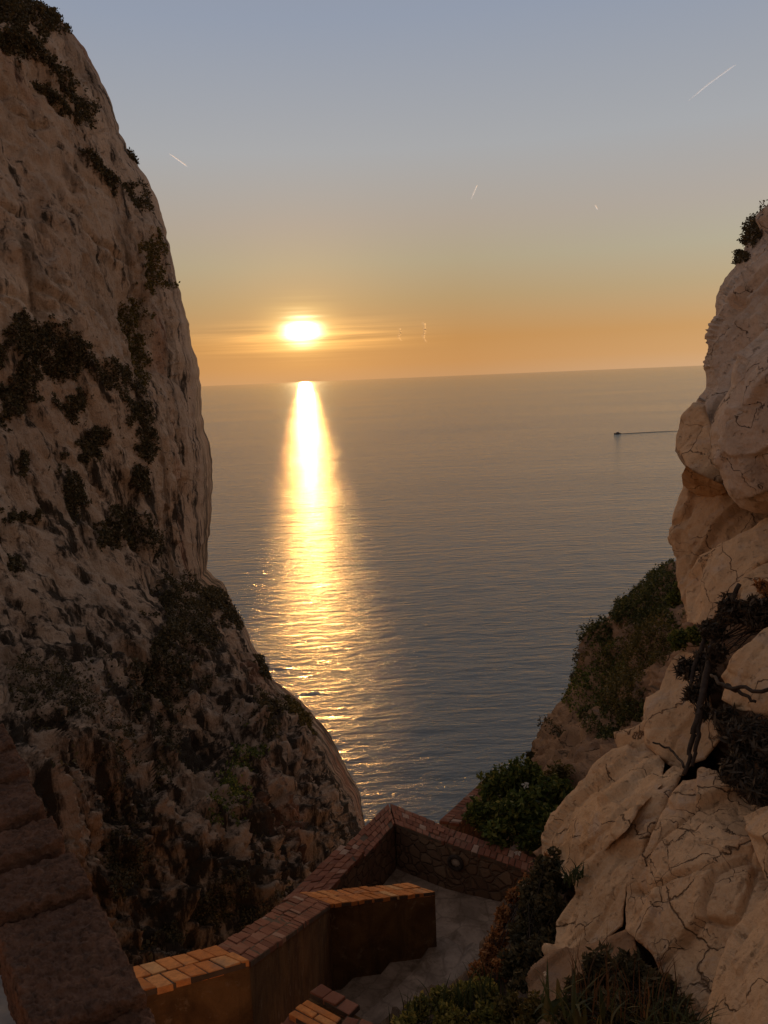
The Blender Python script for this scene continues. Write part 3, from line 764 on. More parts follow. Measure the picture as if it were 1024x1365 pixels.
def W(px, py, z):
    dd = rays(px, py); return CAM + dd * ((z - CAM[2]) / dd[2])


a = W(171, 1290, zA - 0.13); b = W(288, 1259, zA - 0.13); c = W(333, 1280, zA); d = W(198, 1321, zA)  # far edge lowered so the level top catches the low sun
u = (b - a) / np.linalg.norm(b - a); a2 = a - u * 1.3; d2 = d - u * 1.3
e = W(398, 1189, zB - 0.135); f = W(544, 1177, zB - 0.135); g = W(581, 1188, zB); h = W(441, 1205, zB)
pA = thing('parapet_wall', 'ochre parapet with two glowing level brick tops joined by a shaded slope', 'wall', (c[0], c[1], Zf - 9), 'brick topped parapets along the stairway')
Q1 = [a2, b, c, d2]; Q2 = [b, e, h, c]; Q3 = [e, f, g, h]
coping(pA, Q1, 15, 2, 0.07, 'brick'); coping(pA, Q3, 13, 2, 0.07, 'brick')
dz = np.array([0, 0, -0.012]); coping(pA, [b + dz, e + dz, h + dz, c + dz], 24, 3, 0.07, 'shadebrick')
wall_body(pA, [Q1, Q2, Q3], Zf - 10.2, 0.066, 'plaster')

zC = Zf - 7.85
B0 = W(403, 1183, zC); B1 = W(518, 1070, zC); B2 = W(526, 1098, zC); B3 = W(470, 1160, zC)
ub = (B0 - B1) / np.linalg.norm(B0 - B1); ub2 = (B3 - B2) / np.linalg.norm(B3 - B2)
B0e = B0 + ub * 0.9; B3e = B3 + ub2 * 0.9
up1 = np.array([0, 0, 0.10])
pB = thing('parapet_wall', 'dim parapet running beside the gorge up to the seaward corner', 'wall', (B2[0], B2[1], Zf - 9), 'brick topped parapets along the stairway')
M0 = lerp(B0e, B1, 0.55); M3 = lerp(B3e, B2, 0.55)
coping(pB, [B0e + up1, M0 + up1, M3 + up1, B3e + up1], 11, 4, 0.07, 'shadebrick'); coping(pB, [M0, B1, B2, M3], 9, 4, 0.07, 'shadebrick')
wall_body(pB, [[B0e + up1, M0 + up1, M3 + up1, B3e + up1], [M0, B1, B2, M3]], Zf - 11, 0.066, 'rubble', 'stone_wall')
C0 = B1 + np.array([0.03, 0.0, 0]); C1 = W(601, 1104, zC); C2 = W(592, 1122, zC); C3 = B2 + np.array([0.02, 0.0, 0])
E1 = W(728, 1148, zC - 0.25); E2 = W(724, 1168, zC - 0.25)
pC = thing('parapet_wall', 'rubble stone wall with a round drain facing the lower landing', 'wall', (C2[0], C2[1], Zf - 9), 'brick topped parapets along the stairway')
coping(pC, [C0, C1, C2, C3], 8, 4, 0.07, 'shadebrick'); 
coping(pC, [C1, E1, E2, C2], 16, 2, 0.07, 'shadebrick')
wall_body(pC, [[C0, C1, C2, C3], [C1, E1, E2, C2]], Zf - 10.5, 0.066, 'rubble', 'stone_wall')
# drain through the stone wall
s0 = lerp((C1 + C2) / 2, C2, 0.94); s1 = lerp((E1 + E2) / 2, E2, 0.94); dn = np.cross(s1 - s0, [0, 0, 1.0]); dn /= np.linalg.norm(dn)
if dn[1] > 0: dn = -dn
rd = rays(608, 1149); tt = np.dot(s0 - CAM, dn) / np.dot(rd, dn); hc = CAM + rd * tt
hx = np.cross(dn, [0, 0, 1.0]); hx /= np.linalg.norm(hx); hy = np.array([0, 0, 1.0])
ring = [hc + dn * 0.03 + 0.115 * (hx * math.cos(2 * math.pi * k / 28) + hy * math.sin(2 * math.pi * k / 28)) for k in range(29)]
V, Fc = tube(ring, 0.032, 8); dp = mesh_obj('drain_pipe', V, Fc, M['bark'], pC)
V = [hc + dn * 0.05] + [hc + dn * 0.012 + 0.085 * (1 + 0.12 * math.sin(3 * k)) * (hx * math.cos(2 * math.pi * k / 20) + hy * 0.9 * math.sin(2 * math.pi * k / 20)) for k in range(20)]
M['pale_stone'] = simple_mat('pale_stone', (0.42, 0.34, 0.26), 0.9, 40, 0.6, 0.01, (0.25, 0.2, 0.15), 12)
mesh_obj('stone_plug', V, [(0, 1 + k, 1 + (k + 1) % 20) for k in range(20)], M['pale_stone'], dp)

zD = Zf - 8.9
D0 = W(585, 1094, zD); D1 = W(652, 1032, zD); D2 = W(672, 1036, zD); D3 = W(612, 1098, zD)
pD = thing('parapet_wall', 'farthest brick topped parapet half hidden behind the green garden bush', 'wall', (D0[0], D0[1], Zf - 10), 'brick topped parapets along the stairway')
coping(pD, [D0, D1, D2, D3], 20, 2, 0.07, 'shadebrick'); wall_body(pD, [[D0, D1, D2, D3]], Zf - 11, 0.066, 'rubble', 'stone_wall')

# floors
def sheet(name, pts, mat, n=46, amp=0.015, label=None, steps=0):
    a, b, c, d = [np.asarray(p, float) for p in pts]
    uu, vv = np.meshgrid(np.linspace(0, 1, n), np.linspace(0, 1, n), indexing='ij')
    P = (a + (b - a) * uu[..., None]) * (1 - vv[..., None]) + (d + (c - d) * uu[..., None]) * vv[..., None]
    P = P.reshape(-1, 3)
    if steps:
        z0, z1 = P[:, 2].min(), P[:, 2].max(); k = (P[:, 2] - z0) / max(z1 - z0, 1e-6) * steps
        fr = k - np.floor(k); P[:, 2] = z0 + (np.floor(k) + np.clip((fr - 0.82) / 0.18, 0, 1)) / steps * (z1 - z0)
    P[:, 2] += fbm(P / 0.3, 3) * amp
    i = np.arange(n * n).reshape(n, n)
    q = np.stack([i[:-1, :-1], i[1:, :-1], i[1:, 1:], i[:-1, 1:]], 2).reshape(-1, 4).tolist()
    return tag(mesh_obj(name, P, q, M[mat], None, False), label, 'paving', None, 'structure')


def FP(px, py, y):
    dd = rays(px, py); return CAM + dd * (y / dd[1])


sheet('steps', [FP(390, 1330, 10.45), FP(592, 1243, 10.75), FP(690, 1275, 9.9), FP(440, 1440, 8.0)], 'paving', 90, 0.006, 'worn pale stone steps below the ochre parapet', 6)
zl = Zf - 8.75
sheet('landing', [(-0.9, 10.9, zl), (2.6, 10.9, zl), (2.6, 12.6, zl), (-0.25, 13.2, zl)], 'paving', 40, 0.012, 'shaded lower landing in front of the rubble stone wall')

# nosing bricks of the upper flight, at the bottom edge of the picture
st = thing('brick_step', 'stack of red brick step ends at the bottom centre, one brick lighter', 'steps', W(440, 1360, Zf - 5.4))
q = [W(428, 1311, Zf - 5.45), W(480, 1338, Zf - 5.45), W(466, 1352, Zf - 5.45), W(412, 1322, Zf - 5.45)]; coping(st, q, 3, 1, 0.065, 'shadebrick')
q = [W(410, 1331, Zf - 5.3), W(456, 1356, Zf - 5.3), W(436, 1378, Zf - 5.3), W(384, 1350, Zf - 5.3)]; coping(st, q, 1, 3, 0.065, 'brick')
q = [W(462, 1352, Zf - 5.38), W(520, 1368, Zf - 5.38), W(500, 1420, Zf - 5.38), W(432, 1392, Zf - 5.38)]; coping(st, q, 3, 3, 0.065, 'shadebrick')
q = [W(384, 1352, Zf - 5.36), W(432, 1380, Zf - 5.36), W(400, 1430, Zf - 5.36), W(350, 1400, Zf - 5.36)]; coping(st, q, 2, 4, 0.065, 'shadebrick')
wq = [W(418, 1316, Zf - 5.5), W(510, 1362, Zf - 5.5), W(480, 1440, Zf - 5.5), W(352, 1400, Zf - 5.5)]
wall_body(st, [wq], Zf - 10, 0.06, 'plaster', 'stair_wall', 0.97)


# near parapet with heavy worn coping blocks
def rough_box(A, top, thick, n=26, amp=0.02, scale=0.09, seed=0):
    top = np.asarray(top, float); bot = top.copy(); bot[:, 2] -= thick
    c8 = np.concatenate([top, bot])
    def tri(u, v, w):
        P = lambda k: (c8[k] * (1 - u)[:, None] + c8[k + 1] * u[:, None])
        t_ = P(0) * (1 - v)[:, None] + (c8[3] * (1 - u)[:, None] + c8[2] * u[:, None]) * v[:, None]
        b_ = P(4) * (1 - v)[:, None] + (c8[7] * (1 - u)[:, None] + c8[6] * u[:, None]) * v[:, None]
        return t_ * (1 - w)[:, None] + b_ * w[:, None]
    g = np.linspace(0, 1, n); gu, gv = [x.ravel() for x in np.meshgrid(g, g, indexing='ij')]; ze = np.zeros(n * n); on = np.ones(n * n)
    i = np.arange(n * n).reshape(n, n); quad = np.stack([i[:-1, :-1], i[1:, :-1], i[1:, 1:], i[:-1, 1:]], 2).reshape(-1, 4)
    ce = c8.mean(0)
    for (u, v, w_) in ((gu, gv, ze), (gu, ze, gv), (gu, on, gv), (ze, gu, gv), (on, gu, gv)):
        # rounded edges: pull points near two box limits towards the middle
        P = tri(u, v, w_)
        eu = np.minimum(u, 1 - u) * np.linalg.norm(top[1] - top[0]); ev = np.minimum(v, 1 - v) * np.linalg.norm(top[3] - top[0]); ew = w_ * thick
        r = 0.014; s3 = np.sort(np.stack([eu, ev, ew]), 0)
        k = np.clip(1 - s3[1] / r, 0, 1)
        P = P + (ce - P) / np.linalg.norm(ce - P, axis=1)[:, None] * (k ** 2 * 0.006)[:, None]
        off = np.stack([fbm(P / scale + s, 4, 0.6) for s in (0, 40, 80)], 1) * np.array([0.45, 0.45, 1.0])
        pit = facets(P / (scale * 0.45), 60 + seed, 0.3, 0.35)
        P = P + off * amp * 0.6; P[:, 2] += pit * amp * 0.22
        A.add(P, quad.tolist())


pN = thing('parapet_wall', 'nearest parapet of big worn coping blocks stepping up along the left edge', 'wall', W(60, 1280, Zf - 2.5))
XL = lambda y: 10 - (1250 - y) * 0.36
blocks = [((-20, 955), (4, 958), (20, 988), None, -1.15), (None, (22, 992), (39, 1024), None, -1.173), (None, (37, 1028), (60, 1074), None, -1.196), (None, (70, 1081), (86, 1117), None, -1.219), (None, (99, 1126), (123, 1178), None, -1.242), (None, (128, 1186), (196, 1324), None, -1.268), (None, (200, 1333), (240, 1440), None, -1.30)]
for k, (p0, p1, p2, _, z) in enumerate(blocks):
    sl = 0.30
    y1, y2 = p1[1], p2[1]
    def left(p):  # follow the joint line down to the inner edge of the wall
        x, y = p
        for _ in range(30):
            yy = p[1] + (p[0] - x) * (0.36 if p is p1 else 0.33); x = XL(yy) - 12
        return x, p[1] + (p[0] - x) * 0.34
    l1 = left(p1); l2 = left(p2); g_ = 5.0; p1 = (p1[0], p1[1] + g_); l1 = (l1[0], l1[1] + g_)
    A = Acc(); rough_box(A, [W(*l1, Zf + z), W(*p1, Zf + z), W(*p2, Zf + z), W(*l2, Zf + z)], 0.16, 90 if k == 5 else 64, 0.015, 0.024, k)
    A.build('coping_block', M['coping'], pN, True)
bq = [W(-60, 960, Zf - 1.3), W(0, 968, Zf - 1.3), W(190, 1400, Zf - 1.5), W(60, 1440, Zf - 1.5)]
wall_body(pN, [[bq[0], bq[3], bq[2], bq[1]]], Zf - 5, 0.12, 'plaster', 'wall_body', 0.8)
A = Acc(); rough_box(A, [W(-160, 1180, Zf - 1.5), W(2, 1225, Zf - 1.5), W(52, 1440, Zf - 1.5), W(-160, 1440, Zf - 1.5)], 0.2, 30, 0.02, 0.12, 9)
M['grey_stone'] = simple_mat('grey_lime_render', (0.40, 0.38, 0.36), 0.9, 60, 0.5, 0.01, (0.28, 0.26, 0.24), 9)
A.build('inner_ledge', M['grey_stone'], pN, True)
# ------------------------------------------------------------------ vegetation
def bush(name, label, cat, blobs, n, leafpx, mat, group=None, twigs=30, seed=0, aspect=1.9, twigmat='bark', gap=-0.25, dens=2.2):
    rg = np.random.default_rng(500 + seed)
    Cn = np.array([at(b[0], b[1], b[2]) for b in blobs]); Rr = np.array([b[3] * b[2] / F for b in blobs]); sq = np.array([b[4] if len(b) > 4 else 1.0 for b in blobs])
    wgt = Rr ** 2; wgt = wgt / wgt.sum(); pick = rg.choice(len(blobs), n * 2, p=wgt)
    D_ = rg.normal(size=(n * 2, 3)); D_ /= np.linalg.norm(D_, axis=1)[:, None]
    rad = Rr[pick] * (0.72 + 0.45 * fbm(D_ * 1.8 + Cn[pick] * 3.1, 3)) * rg.random(n * 2) ** (1 / dens)
    P = Cn[pick] + D_ * rad[:, None] * np.stack([np.ones(n * 2), np.ones(n * 2), sq[pick]], 1)
    lr = Rr.mean()
    keep = perlin(P / (lr * 0.33)) > gap
    P = P[keep][:n]
    size = leafpx * np.mean([b[2] for b in blobs]) / F
    base = Cn[np.argmin(Cn[:, 2])]
    root = thing(name, label, cat, base - np.array([0, 0, lr * 0.8]), group)
    V, Fc = leaf_quads(P, size, rg, aspect)
    mesh_obj('foliage', V, Fc, M[mat], root, False)
    if twigs:
        A = Acc()
        for k in range(twigs):
            b = rg.choice(len(blobs), p=wgt); q = P[rg.integers(len(P))]; q0 = Cn[b] - np.array([0, 0, Rr[b] * 0.8 * sq[b]])
            mid = (q0 + q) / 2 + rg.normal(size=3) * Rr[b] * 0.12
            A.add(*tube([q0, mid, q], [size * 0.32, size * 0.22, size * 0.1], 5))
        A.build('branches', M[twigmat], root, True)
    return root


def scrub(label, rel, shapes, n, leafpx, h, mat='shrub_dark', name='cliff_shrub', cat='shrub', group='scrub growing on the great cliff', seed=0, thin=0.0):
    rg = np.random.default_rng(900 + seed)
    px, py, P, N_ = rel['px'], rel['py'], rel['P'], rel['N']
    pts = []
    tot = sum(s[2] * s[3] for s in shapes); n = int(n * 1.8); h = h * 0.33; leafpx = leafpx * 0.85
    for (cx, cy, rx, ry, rot) in shapes:
        a = math.radians(rot); dx = px - cx; dy = py - cy
        u = (dx * math.cos(a) + dy * math.sin(a)) / rx; v = (-dx * math.sin(a) + dy * math.cos(a)) / ry
        e = np.sqrt(u * u + v * v) + 0.85 * fbm(np.c_[px / (0.55 * min(rx, ry) + 6), py / (0.55 * min(rx, ry) + 6), np.full(len(px), seed * 1.7)], 3)
        m_ = np.where(e + 0.25 * rg.random(len(e)) ** 3 * 3 * (rg.random(len(e)) < 0.4) < 1.0)[0]
        if len(m_) == 0: continue
        k = int(n * rx * ry / tot); ch = rg.choice(m_, k)
        depth = np.clip(1.15 - e[ch], 0.05, 1)
        q = P[ch] + rg.normal(size=(k, 3)) * 0.0014 * np.linalg.norm(P[ch] - CAM, axis=1)[:, None]
        nn = N_[ch] + np.array([0, 0, 0.5]); q = q + nn * (rg.random(k) * h * depth)[:, None]
        pts.append(q)
    q = np.concatenate(pts); t = np.linalg.norm(q.mean(0) - CAM)
    V, Fc = leaf_quads(q, leafpx * t / F, rg, 1.6)
    return tag(mesh_obj(name, V, Fc, M[mat], None, False), label, cat, group)


S_ = scrub
S_('scrub cap crowning the very top of the great cliff', cliff, [(20, 12, 60, 20, 15), (62, 28, 26, 9, 35)], 4200, 2.6, 0.9, seed=1)
S_('scrub band slanting just below the cliff top cap', cliff, [(18, 48, 40, 20, 20), (70, 82, 42, 9, 38)], 2400, 2.6, 0.6, seed=2)
S_('scrub streak slanting toward the cliff edge high above the sun', cliff, [(78, 132, 32, 8, 42), (118, 150, 16, 14, 50), (100, 118, 30, 7, 42)], 2100, 2.5, 0.5, seed=3)
S_('thin line of scrub in the seam under the high slanting streaks', cliff, [(130, 222, 34, 5, 52), (150, 240, 12, 8, 50)], 900, 2.4, 0.4, seed=4)
S_('scrub on the cliff edge level with the short left vapour trail', cliff, [(180, 208, 12, 5, 55), (188, 262, 24, 9, 60)], 900, 2.4, 0.5, seed=5)
S_('olive scrub patch beside the cliff edge above the sun level', cliff, [(210, 350, 15, 34, -8)], 1500, 2.5, 0.4, 'shrub_olive', seed=6)
S_('drooping scrub left of the sun on the inner cliff face', cliff, [(188, 425, 20, 24, 20), (196, 470, 14, 40, 0)], 1900, 2.5, 0.45, 'shrub_olive', seed=7)
S_('largest dark thicket on the cliff at the left frame edge', cliff, [(40, 462, 62, 32, 14), (30, 520, 22, 42, 5), (92, 480, 30, 24, 30)], 5600, 2.7, 1.0, seed=8)
S_('tapering scrub hanging under the largest thicket', cliff, [(102, 540, 22, 16, 30), (150, 505, 26, 18, 20)], 1700, 2.6, 0.6, seed=9)
S_('dark clump of scrub in a cleft halfway down the cliff', cliff, [(126, 588, 18, 22, 20)], 1300, 2.6, 0.7, seed=10)
S_('long hanging scrub near the cliff edge below the horizon', cliff, [(182, 560, 15, 38, -8), (190, 600, 12, 16, 0)], 1700, 2.6, 0.6, seed=11)
S_('narrow scrub column at the foot of the smooth face', cliff, [(96, 650, 13, 34, -12), (38, 615, 7, 18, 0)], 1300, 2.6, 0.6, seed=12)
S_('triangular thicket standing on a ledge left of the cliff edge', cliff, [(168, 702, 26, 26, 10), (192, 722, 24, 14, 20), (140, 712, 14, 16, 0)], 2600, 2.7, 0.9, seed=13)
S_('small bush above the triangular thicket near the edge', cliff, [(180, 640, 12, 17, -20)], 700, 2.6, 0.6, seed=14)
S_('low ledge scrub at the left frame edge above the rough skirt', cliff, [(25, 688, 30, 7, -8), (14, 755, 10, 10, 0)], 1000, 2.6, 0.5, seed=15)
S_('deep black green thicket where the cliff meets its lower buttress', cliff, [(248, 832, 40, 52, 15), (218, 902, 40, 32, 10), (230, 792, 14, 24, 0)], 7200, 2.8, 1.4, seed=16)
S_('rounded bush perched on the buttress shoulder against the sea', cliff, [(290, 800, 22, 20, 40), (306, 826, 20, 12, 48)], 2300, 2.7, 1.2, seed=17)
S_('dark edge scrub halfway down the buttress skyline', cliff, [(350, 892, 12, 20, -30)], 900, 2.6, 0.7, seed=18)
S_('olive bush on the buttress skyline below the golden ripples', cliff, [(400, 945, 16, 28, -35)], 1500, 2.6, 0.8, 'shrub_olive', seed=19)
S_('vertical scrub strip down the middle of the buttress face', cliff, [(348, 955, 16, 34, -12), (372, 945, 12, 14, 0)], 1500, 2.6, 0.7, seed=20)
S_('green creeping growth on the rough cliff skirt at the left', cliff, [(70, 930, 60, 46, 20), (150, 1000, 30, 46, 10)], 4200, 2.5, 0.5, 'shrub_dark', seed=21, thin=1)
S_('green bush in the hollow above the sloping parapet', cliff, [(298, 1062, 20, 34, 8), (330, 1010, 24, 18, 40)], 1700, 2.6, 0.6, 'shrub_green', seed=22)
S_('shaded creeper in the gully beneath the stepping coping blocks', cliff, [(175, 1150, 32, 26, 30), (150, 1180, 20, 20, 0)], 1900, 2.6, 0.6, seed=23)  # leaves darken a hollow, in place of its shade
S_('dark leaf patch standing in for shade at the gully bottom behind the ochre parapet', cliff, [(290, 1205, 24, 26, 0), (330, 1225, 16, 16, 0), (240, 1240, 18, 14, 0)], 1900, 2.6, 0.6, seed=24)  # dark leaves stand for the shade in this hollow
S_('thin green streak climbing left of the hollow bush', cliff, [(232, 985, 18, 40, 12), (205, 1035, 12, 30, 0)], 1600, 2.5, 0.5, 'shrub_dark', seed=25)
# tiny tufts over the rough skirt that nobody would count
rg = np.random.default_rng(77); q = np.where((cliff['py'] > 500) & (fbm(cliff['P'] / 2.4 * np.array([1, 1, .5]), 4, 0.6) > 0.42) & (rg.random(len(cliff['px'])) < 0.05 + 0.5 * np.clip((cliff['py'] - 830) / 100, 0, 1)))[0]
P_ = cliff['P'][q] + cliff['N'][q] * rg.random(len(q))[:, None] * 0.25 + rg.normal(size=(len(q), 3)) * 0.06
V, Fc = leaf_quads(P_, 0.085, rg, 1.5)
tag(mesh_obj('ground_cover', V, Fc, M['shrub_dark'], None, False), 'sparse creeping growth speckling the lower cliff', None, None, 'stuff')

# scrub on the right-hand shoulder and hillside
S_('fringe of scrub on the skyline of the right cliff shoulder', up, [(1000, 312, 28, 8, -55), (985, 338, 14, 7, -70), (1018, 290, 14, 7, -40)], 2600, 2.0, 0.5, name='shoulder_shrub', group=None, seed=30)
HG = 'bushes on the orange hillside'
S_('dark evergreen thicket along the hillside skyline under the rock stack', hill, [(872, 795, 36, 42, 35), (835, 815, 30, 22, 38), (800, 850, 26, 16, 40)], 8000, 2.4, 0.7, 'hill_green', 'hill_bush', 'bush', HG, 31)
S_('olive brown bush covering the middle of the hillside', hill, [(850, 880, 52, 56, 30), (880, 850, 34, 30, 0), (830, 930, 34, 30, 0)], 7600, 2.4, 0.8, 'shrub_olive', 'hill_bush', 'bush', HG, 32)
S_('lighter green bush in the hillside centre with pale flowers', hill, [(805, 900, 34, 32, 20), (780, 930, 24, 26, 10)], 2600, 2.4, 0.5, 'shrub_green', 'hill_bush', 'bush', HG, 33)
S_('small dark tufts on the bare seaward hillside edge', hill, [(738, 975, 8, 8, 0), (752, 985, 7, 7, 0), (782, 955, 12, 10, 0), (775, 880, 9, 8, 0), (770, 905, 10, 8, 0)], 900, 2.3, 0.6, 'shrub_dark', 'hill_bush', 'bush', HG, 34)
S_('shadowed bush in the hollow behind the flat faced block', hill, [(810, 975, 26, 30, 10), (850, 950, 26, 24, 0)], 2600, 2.4, 0.7, 'hill_green', 'hill_bush', 'bush', HG, 35)
bush('hill_bush', 'small dark ball bush at the hillside tip by the sea', 'bush', [(707, 1007, 21.5, 7)], 500, 2.4, 'shrub_dark', HG, 0, 36)
bush('hill_bush', 'bright green rounded bush beside the fluted rock', 'bush', [(898, 798, 13.5, 12), (904, 782, 13.4, 8)], 1400, 2.4, 'shrub_green', HG, 8, 37)
# garden bush on the stone wall
bush('garden_bush', 'big leafy green bush spilling over the rubble stone wall', 'bush',
     [(665, 1050, 15, 34), (700, 1040, 15.2, 36), (640, 1085, 14.4, 30), (690, 1085, 14.2, 42), (735, 1060, 14.6, 36), (730, 1100, 13.9, 36), (665, 1112, 13.7, 26), (705, 1118, 13.6, 22)], 15000, 4.0, 'shrub_green', None, 40, 40)
bush('brown_bush', 'brownish bush between the garden bush and the ridge rock', 'bush', [(745, 1035, 15.6, 22), (762, 1065, 14.6, 22), (752, 1100, 13.9, 18)], 2600, 3.4, 'shrub_olive', None, 16, 41)
# bushes among the rocks
bush('mossy_bush', 'dark green cushion bush at the foot of the slanting slab', 'bush', [(905, 852, 9.0, 18), (925, 846, 8.9, 16), (940, 850, 8.8, 13)], 3800, 3.2, 'shrub_green', None, 10, 42, 1.4)
bush('dry_bush', 'dark brown dry bush above the triangular boulder', 'bush', [(975, 812, 8.0, 26), (1010, 815, 7.8, 28), (1050, 812, 7.6, 30), (950, 842, 8.2, 22), (955, 870, 7.9, 18)], 6000, 3.0, 'grey_dry', None, 60, 43, 3.2)
bush('dry_bush', 'rusty little dry shrub growing on the stained block', 'bush', [(1016, 780, 8.0, 11), (1025, 790, 7.8, 12)], 500, 3.0, 'dry', None, 20, 44, 2.5, gap=0.0)
bush('dry_bush', 'large dark dry bush on the cracked rock face', 'bush', [(1000, 985, 6.2, 38), (1035, 1000, 6.0, 44), (985, 1030, 6.0, 28), (1010, 1050, 5.8, 26), (968, 960, 6.6, 24), (1080, 990, 5.9, 50)], 9000, 3.6, 'grey_dry', None, 110, 45, 4.5)
bush('root_tangle', 'grey tangle of dead stems between the smooth block and the boulder', 'bush', [(915, 890, 8.3, 18), (940, 880, 8.2, 20), (925, 925, 7.8, 16), (945, 910, 7.9, 18), (940, 950, 7.5, 14)], 2000, 3.2, 'grey_dry', None, 70, 46, 4.0, gap=0.0)
# dark bush with a sunlit dry edge, lower centre
bush('wall_bush', 'tall black green bush in front of the stepped pale rock', 'bush',
     [(735, 1165, 8.0, 34), (715, 1200, 7.9, 34), (735, 1215, 7.6, 34), (705, 1245, 7.7, 34), (725, 1270, 7.3, 32), (690, 1285, 7.3, 28), (700, 1320, 6.9, 30), (760, 1160, 8.0, 18)], 17000, 4.0, 'shrub_dark', None, 60, 47)
bush('dry_weeds', 'rust coloured dry weeds glowing along the edge of the black green bush', 'weeds',
     [(700, 1180, 8.3, 16), (685, 1195, 8.4, 14), (672, 1222, 8.3, 18), (665, 1250, 8.1, 20), (655, 1275, 7.9, 22), (672, 1290, 7.6, 20), (640, 1300, 7.7, 20), (735, 1150, 8.3, 14)], 6500, 3.2, 'dry', None, 50, 48, 2.2, gap=-0.05, dens=1.6)
bush('green_weeds', 'yellow green leafy weeds at the bottom centre beside the steps', 'weeds',
     [(560, 1345, 6.5, 22), (590, 1335, 6.6, 24), (620, 1330, 6.8, 26), (645, 1325, 6.8, 26), (600, 1365, 6.2, 30), (650, 1360, 6.3, 30), (540, 1370, 6.1, 22)], 9000, 4.2, 'weed', None, 30, 49, 1.5)
bush('olive_weeds', 'brown green weeds hiding the foot of the dark bush', 'weeds', [(680, 1345, 6.3, 26), (715, 1350, 6.0, 28), (700, 1385, 5.8, 30)], 3500, 3.8, 'shrub_olive', None, 24, 50)
bush('foot_bush', 'dark tangled growth at the foot of the cracked rock face', 'bush',
     [(800, 1290, 5.6, 30), (840, 1300, 5.3, 34), (880, 1320, 5.0, 32), (780, 1330, 5.5, 34), (830, 1350, 5.1, 38), (900, 1360, 4.8, 36), (760, 1360, 5.4, 30)], 9000, 4.4, 'shrub_dark', None, 70, 51, 3.0, gap=-0.1)


def blades(name, label, cat, bases, n, hpx, wpx, mat, seed=0, bend=0.6, lean=(0, 0)):
    rg = np.random.default_rng(1300 + seed); A = Acc()
    for k in range(n):
        bx, by, bt, sp = bases[rg.integers(len(bases))]
        p0 = at(bx + rg.normal() * sp, by + rg.normal() * sp * 0.5, bt + rg.normal() * 0.12)
        s = bt / F; hgt = hpx * s * rg.uniform(0.5, 1.25); w_ = wpx * s * rg.uniform(0.6, 1.2)
        th = rg.uniform(0, 2 * math.pi); dr_ = np.array([math.cos(th) + lean[0], math.sin(th) + lean[1], 0]); side_ = np.array([-math.sin(th + rg.normal() * .6), math.cos(th), 0])
        V = []; m_ = 7; bd = bend * rg.uniform(0.3, 1.4)
        for i in range(m_):
            u = i / (m_ - 1); c_ = p0 + np.array([0, 0, 1]) * hgt * (u - 0.45 * bd * u * u) + dr_ * hgt * bd * 0.8 * u * u
            ww = w_ * (1 - u ** 1.6) * (0.75 + 0.5 * min(u * 4, 1)) * 0.5
            V += [c_ - side_ * ww, c_ + side_ * ww]
        A.add(V, [(2 * i, 2 * i + 1, 2 * i + 3, 2 * i + 2) for i in range(m_ - 1)])
    o = A.build(name, M[mat], None, True)
    return tag(o, label, cat)


blades('grass_clump', 'broad arching green leaves at the bottom centre under the brown stone', 'plant', [(735, 1350, 5.2, 12), (752, 1368, 5.0, 12), (770, 1360, 5.0, 14)], 26, 85, 9, 'blade', 1, 0.7)
blades('grass_clump', 'tangle of thin dark grass along the bottom right edge', 'plant', [(800, 1370, 4.9, 25), (850, 1375, 4.7, 25), (890, 1385, 4.5, 22), (920, 1395, 4.4, 16)], 110, 75, 2.4, 'blade', 2, 0.8)
blades('grass_clump', 'wispy grass stalks above the yellow green weeds', 'plant', [(560, 1360, 6.3, 22), (600, 1345, 6.4, 26), (640, 1335, 6.5, 22)], 110, 42, 2.2, 'blade', 3, 0.5)
blades('grass_clump', 'dry brown stalks leaning in front of the cracked rock', 'plant', [(820, 1345, 4.9, 22), (860, 1350, 4.8, 22), (780, 1330, 5.2, 16)], 60, 85, 2.0, 'stalk', 4, 0.45)
blades('grass_clump', 'spiky tuft at the notch of the stepped pale rock', 'plant', [(770, 1172, 7.2, 6), (760, 1178, 7.3, 6)], 60, 28, 2.4, 'blade', 5, 0.9)


def flowers(label, spots, rpx, seed):
    rg = np.random.default_rng(seed); A = Acc()
    for (x, y, t) in spots:
        c_ = at(x, y, t); s = rpx * t / F
        for k in range(5):
            th = 2 * math.pi * k / 5 + rg.random(); d_ = np.array([math.cos(th), -0.35 + 0.2 * rg.normal(), math.sin(th)]); e_ = np.cross(d_, [0.2, 1, 0.1]); e_ /= np.linalg.norm(e_)
            A.add([c_, c_ + d_ * s * 0.6 + e_ * s * 0.35, c_ + d_ * s, c_ + d_ * s * 0.6 - e_ * s * 0.35], [(0, 1, 2, 3)])
    return tag(A.build('wild_flower', M['petal'], None, False), label, 'flower')


flowers('pale wild flower high in the big green garden bush', [(700, 1046, 14.5)], 6, 1)
flowers('white wild flower at the lower edge of the garden bush', [(690, 1136, 13.2)], 5, 2)
flowers('pale wild flower on the rust coloured weeds', [(699, 1178, 8.0)], 5, 3)
flowers('pale hanging flower beside the stepped pale rock', [(754, 1168, 7.5)], 6, 4)
flowers('little white flower at the foot of the brown stone', [(727, 1297, 6.2)], 4, 5)

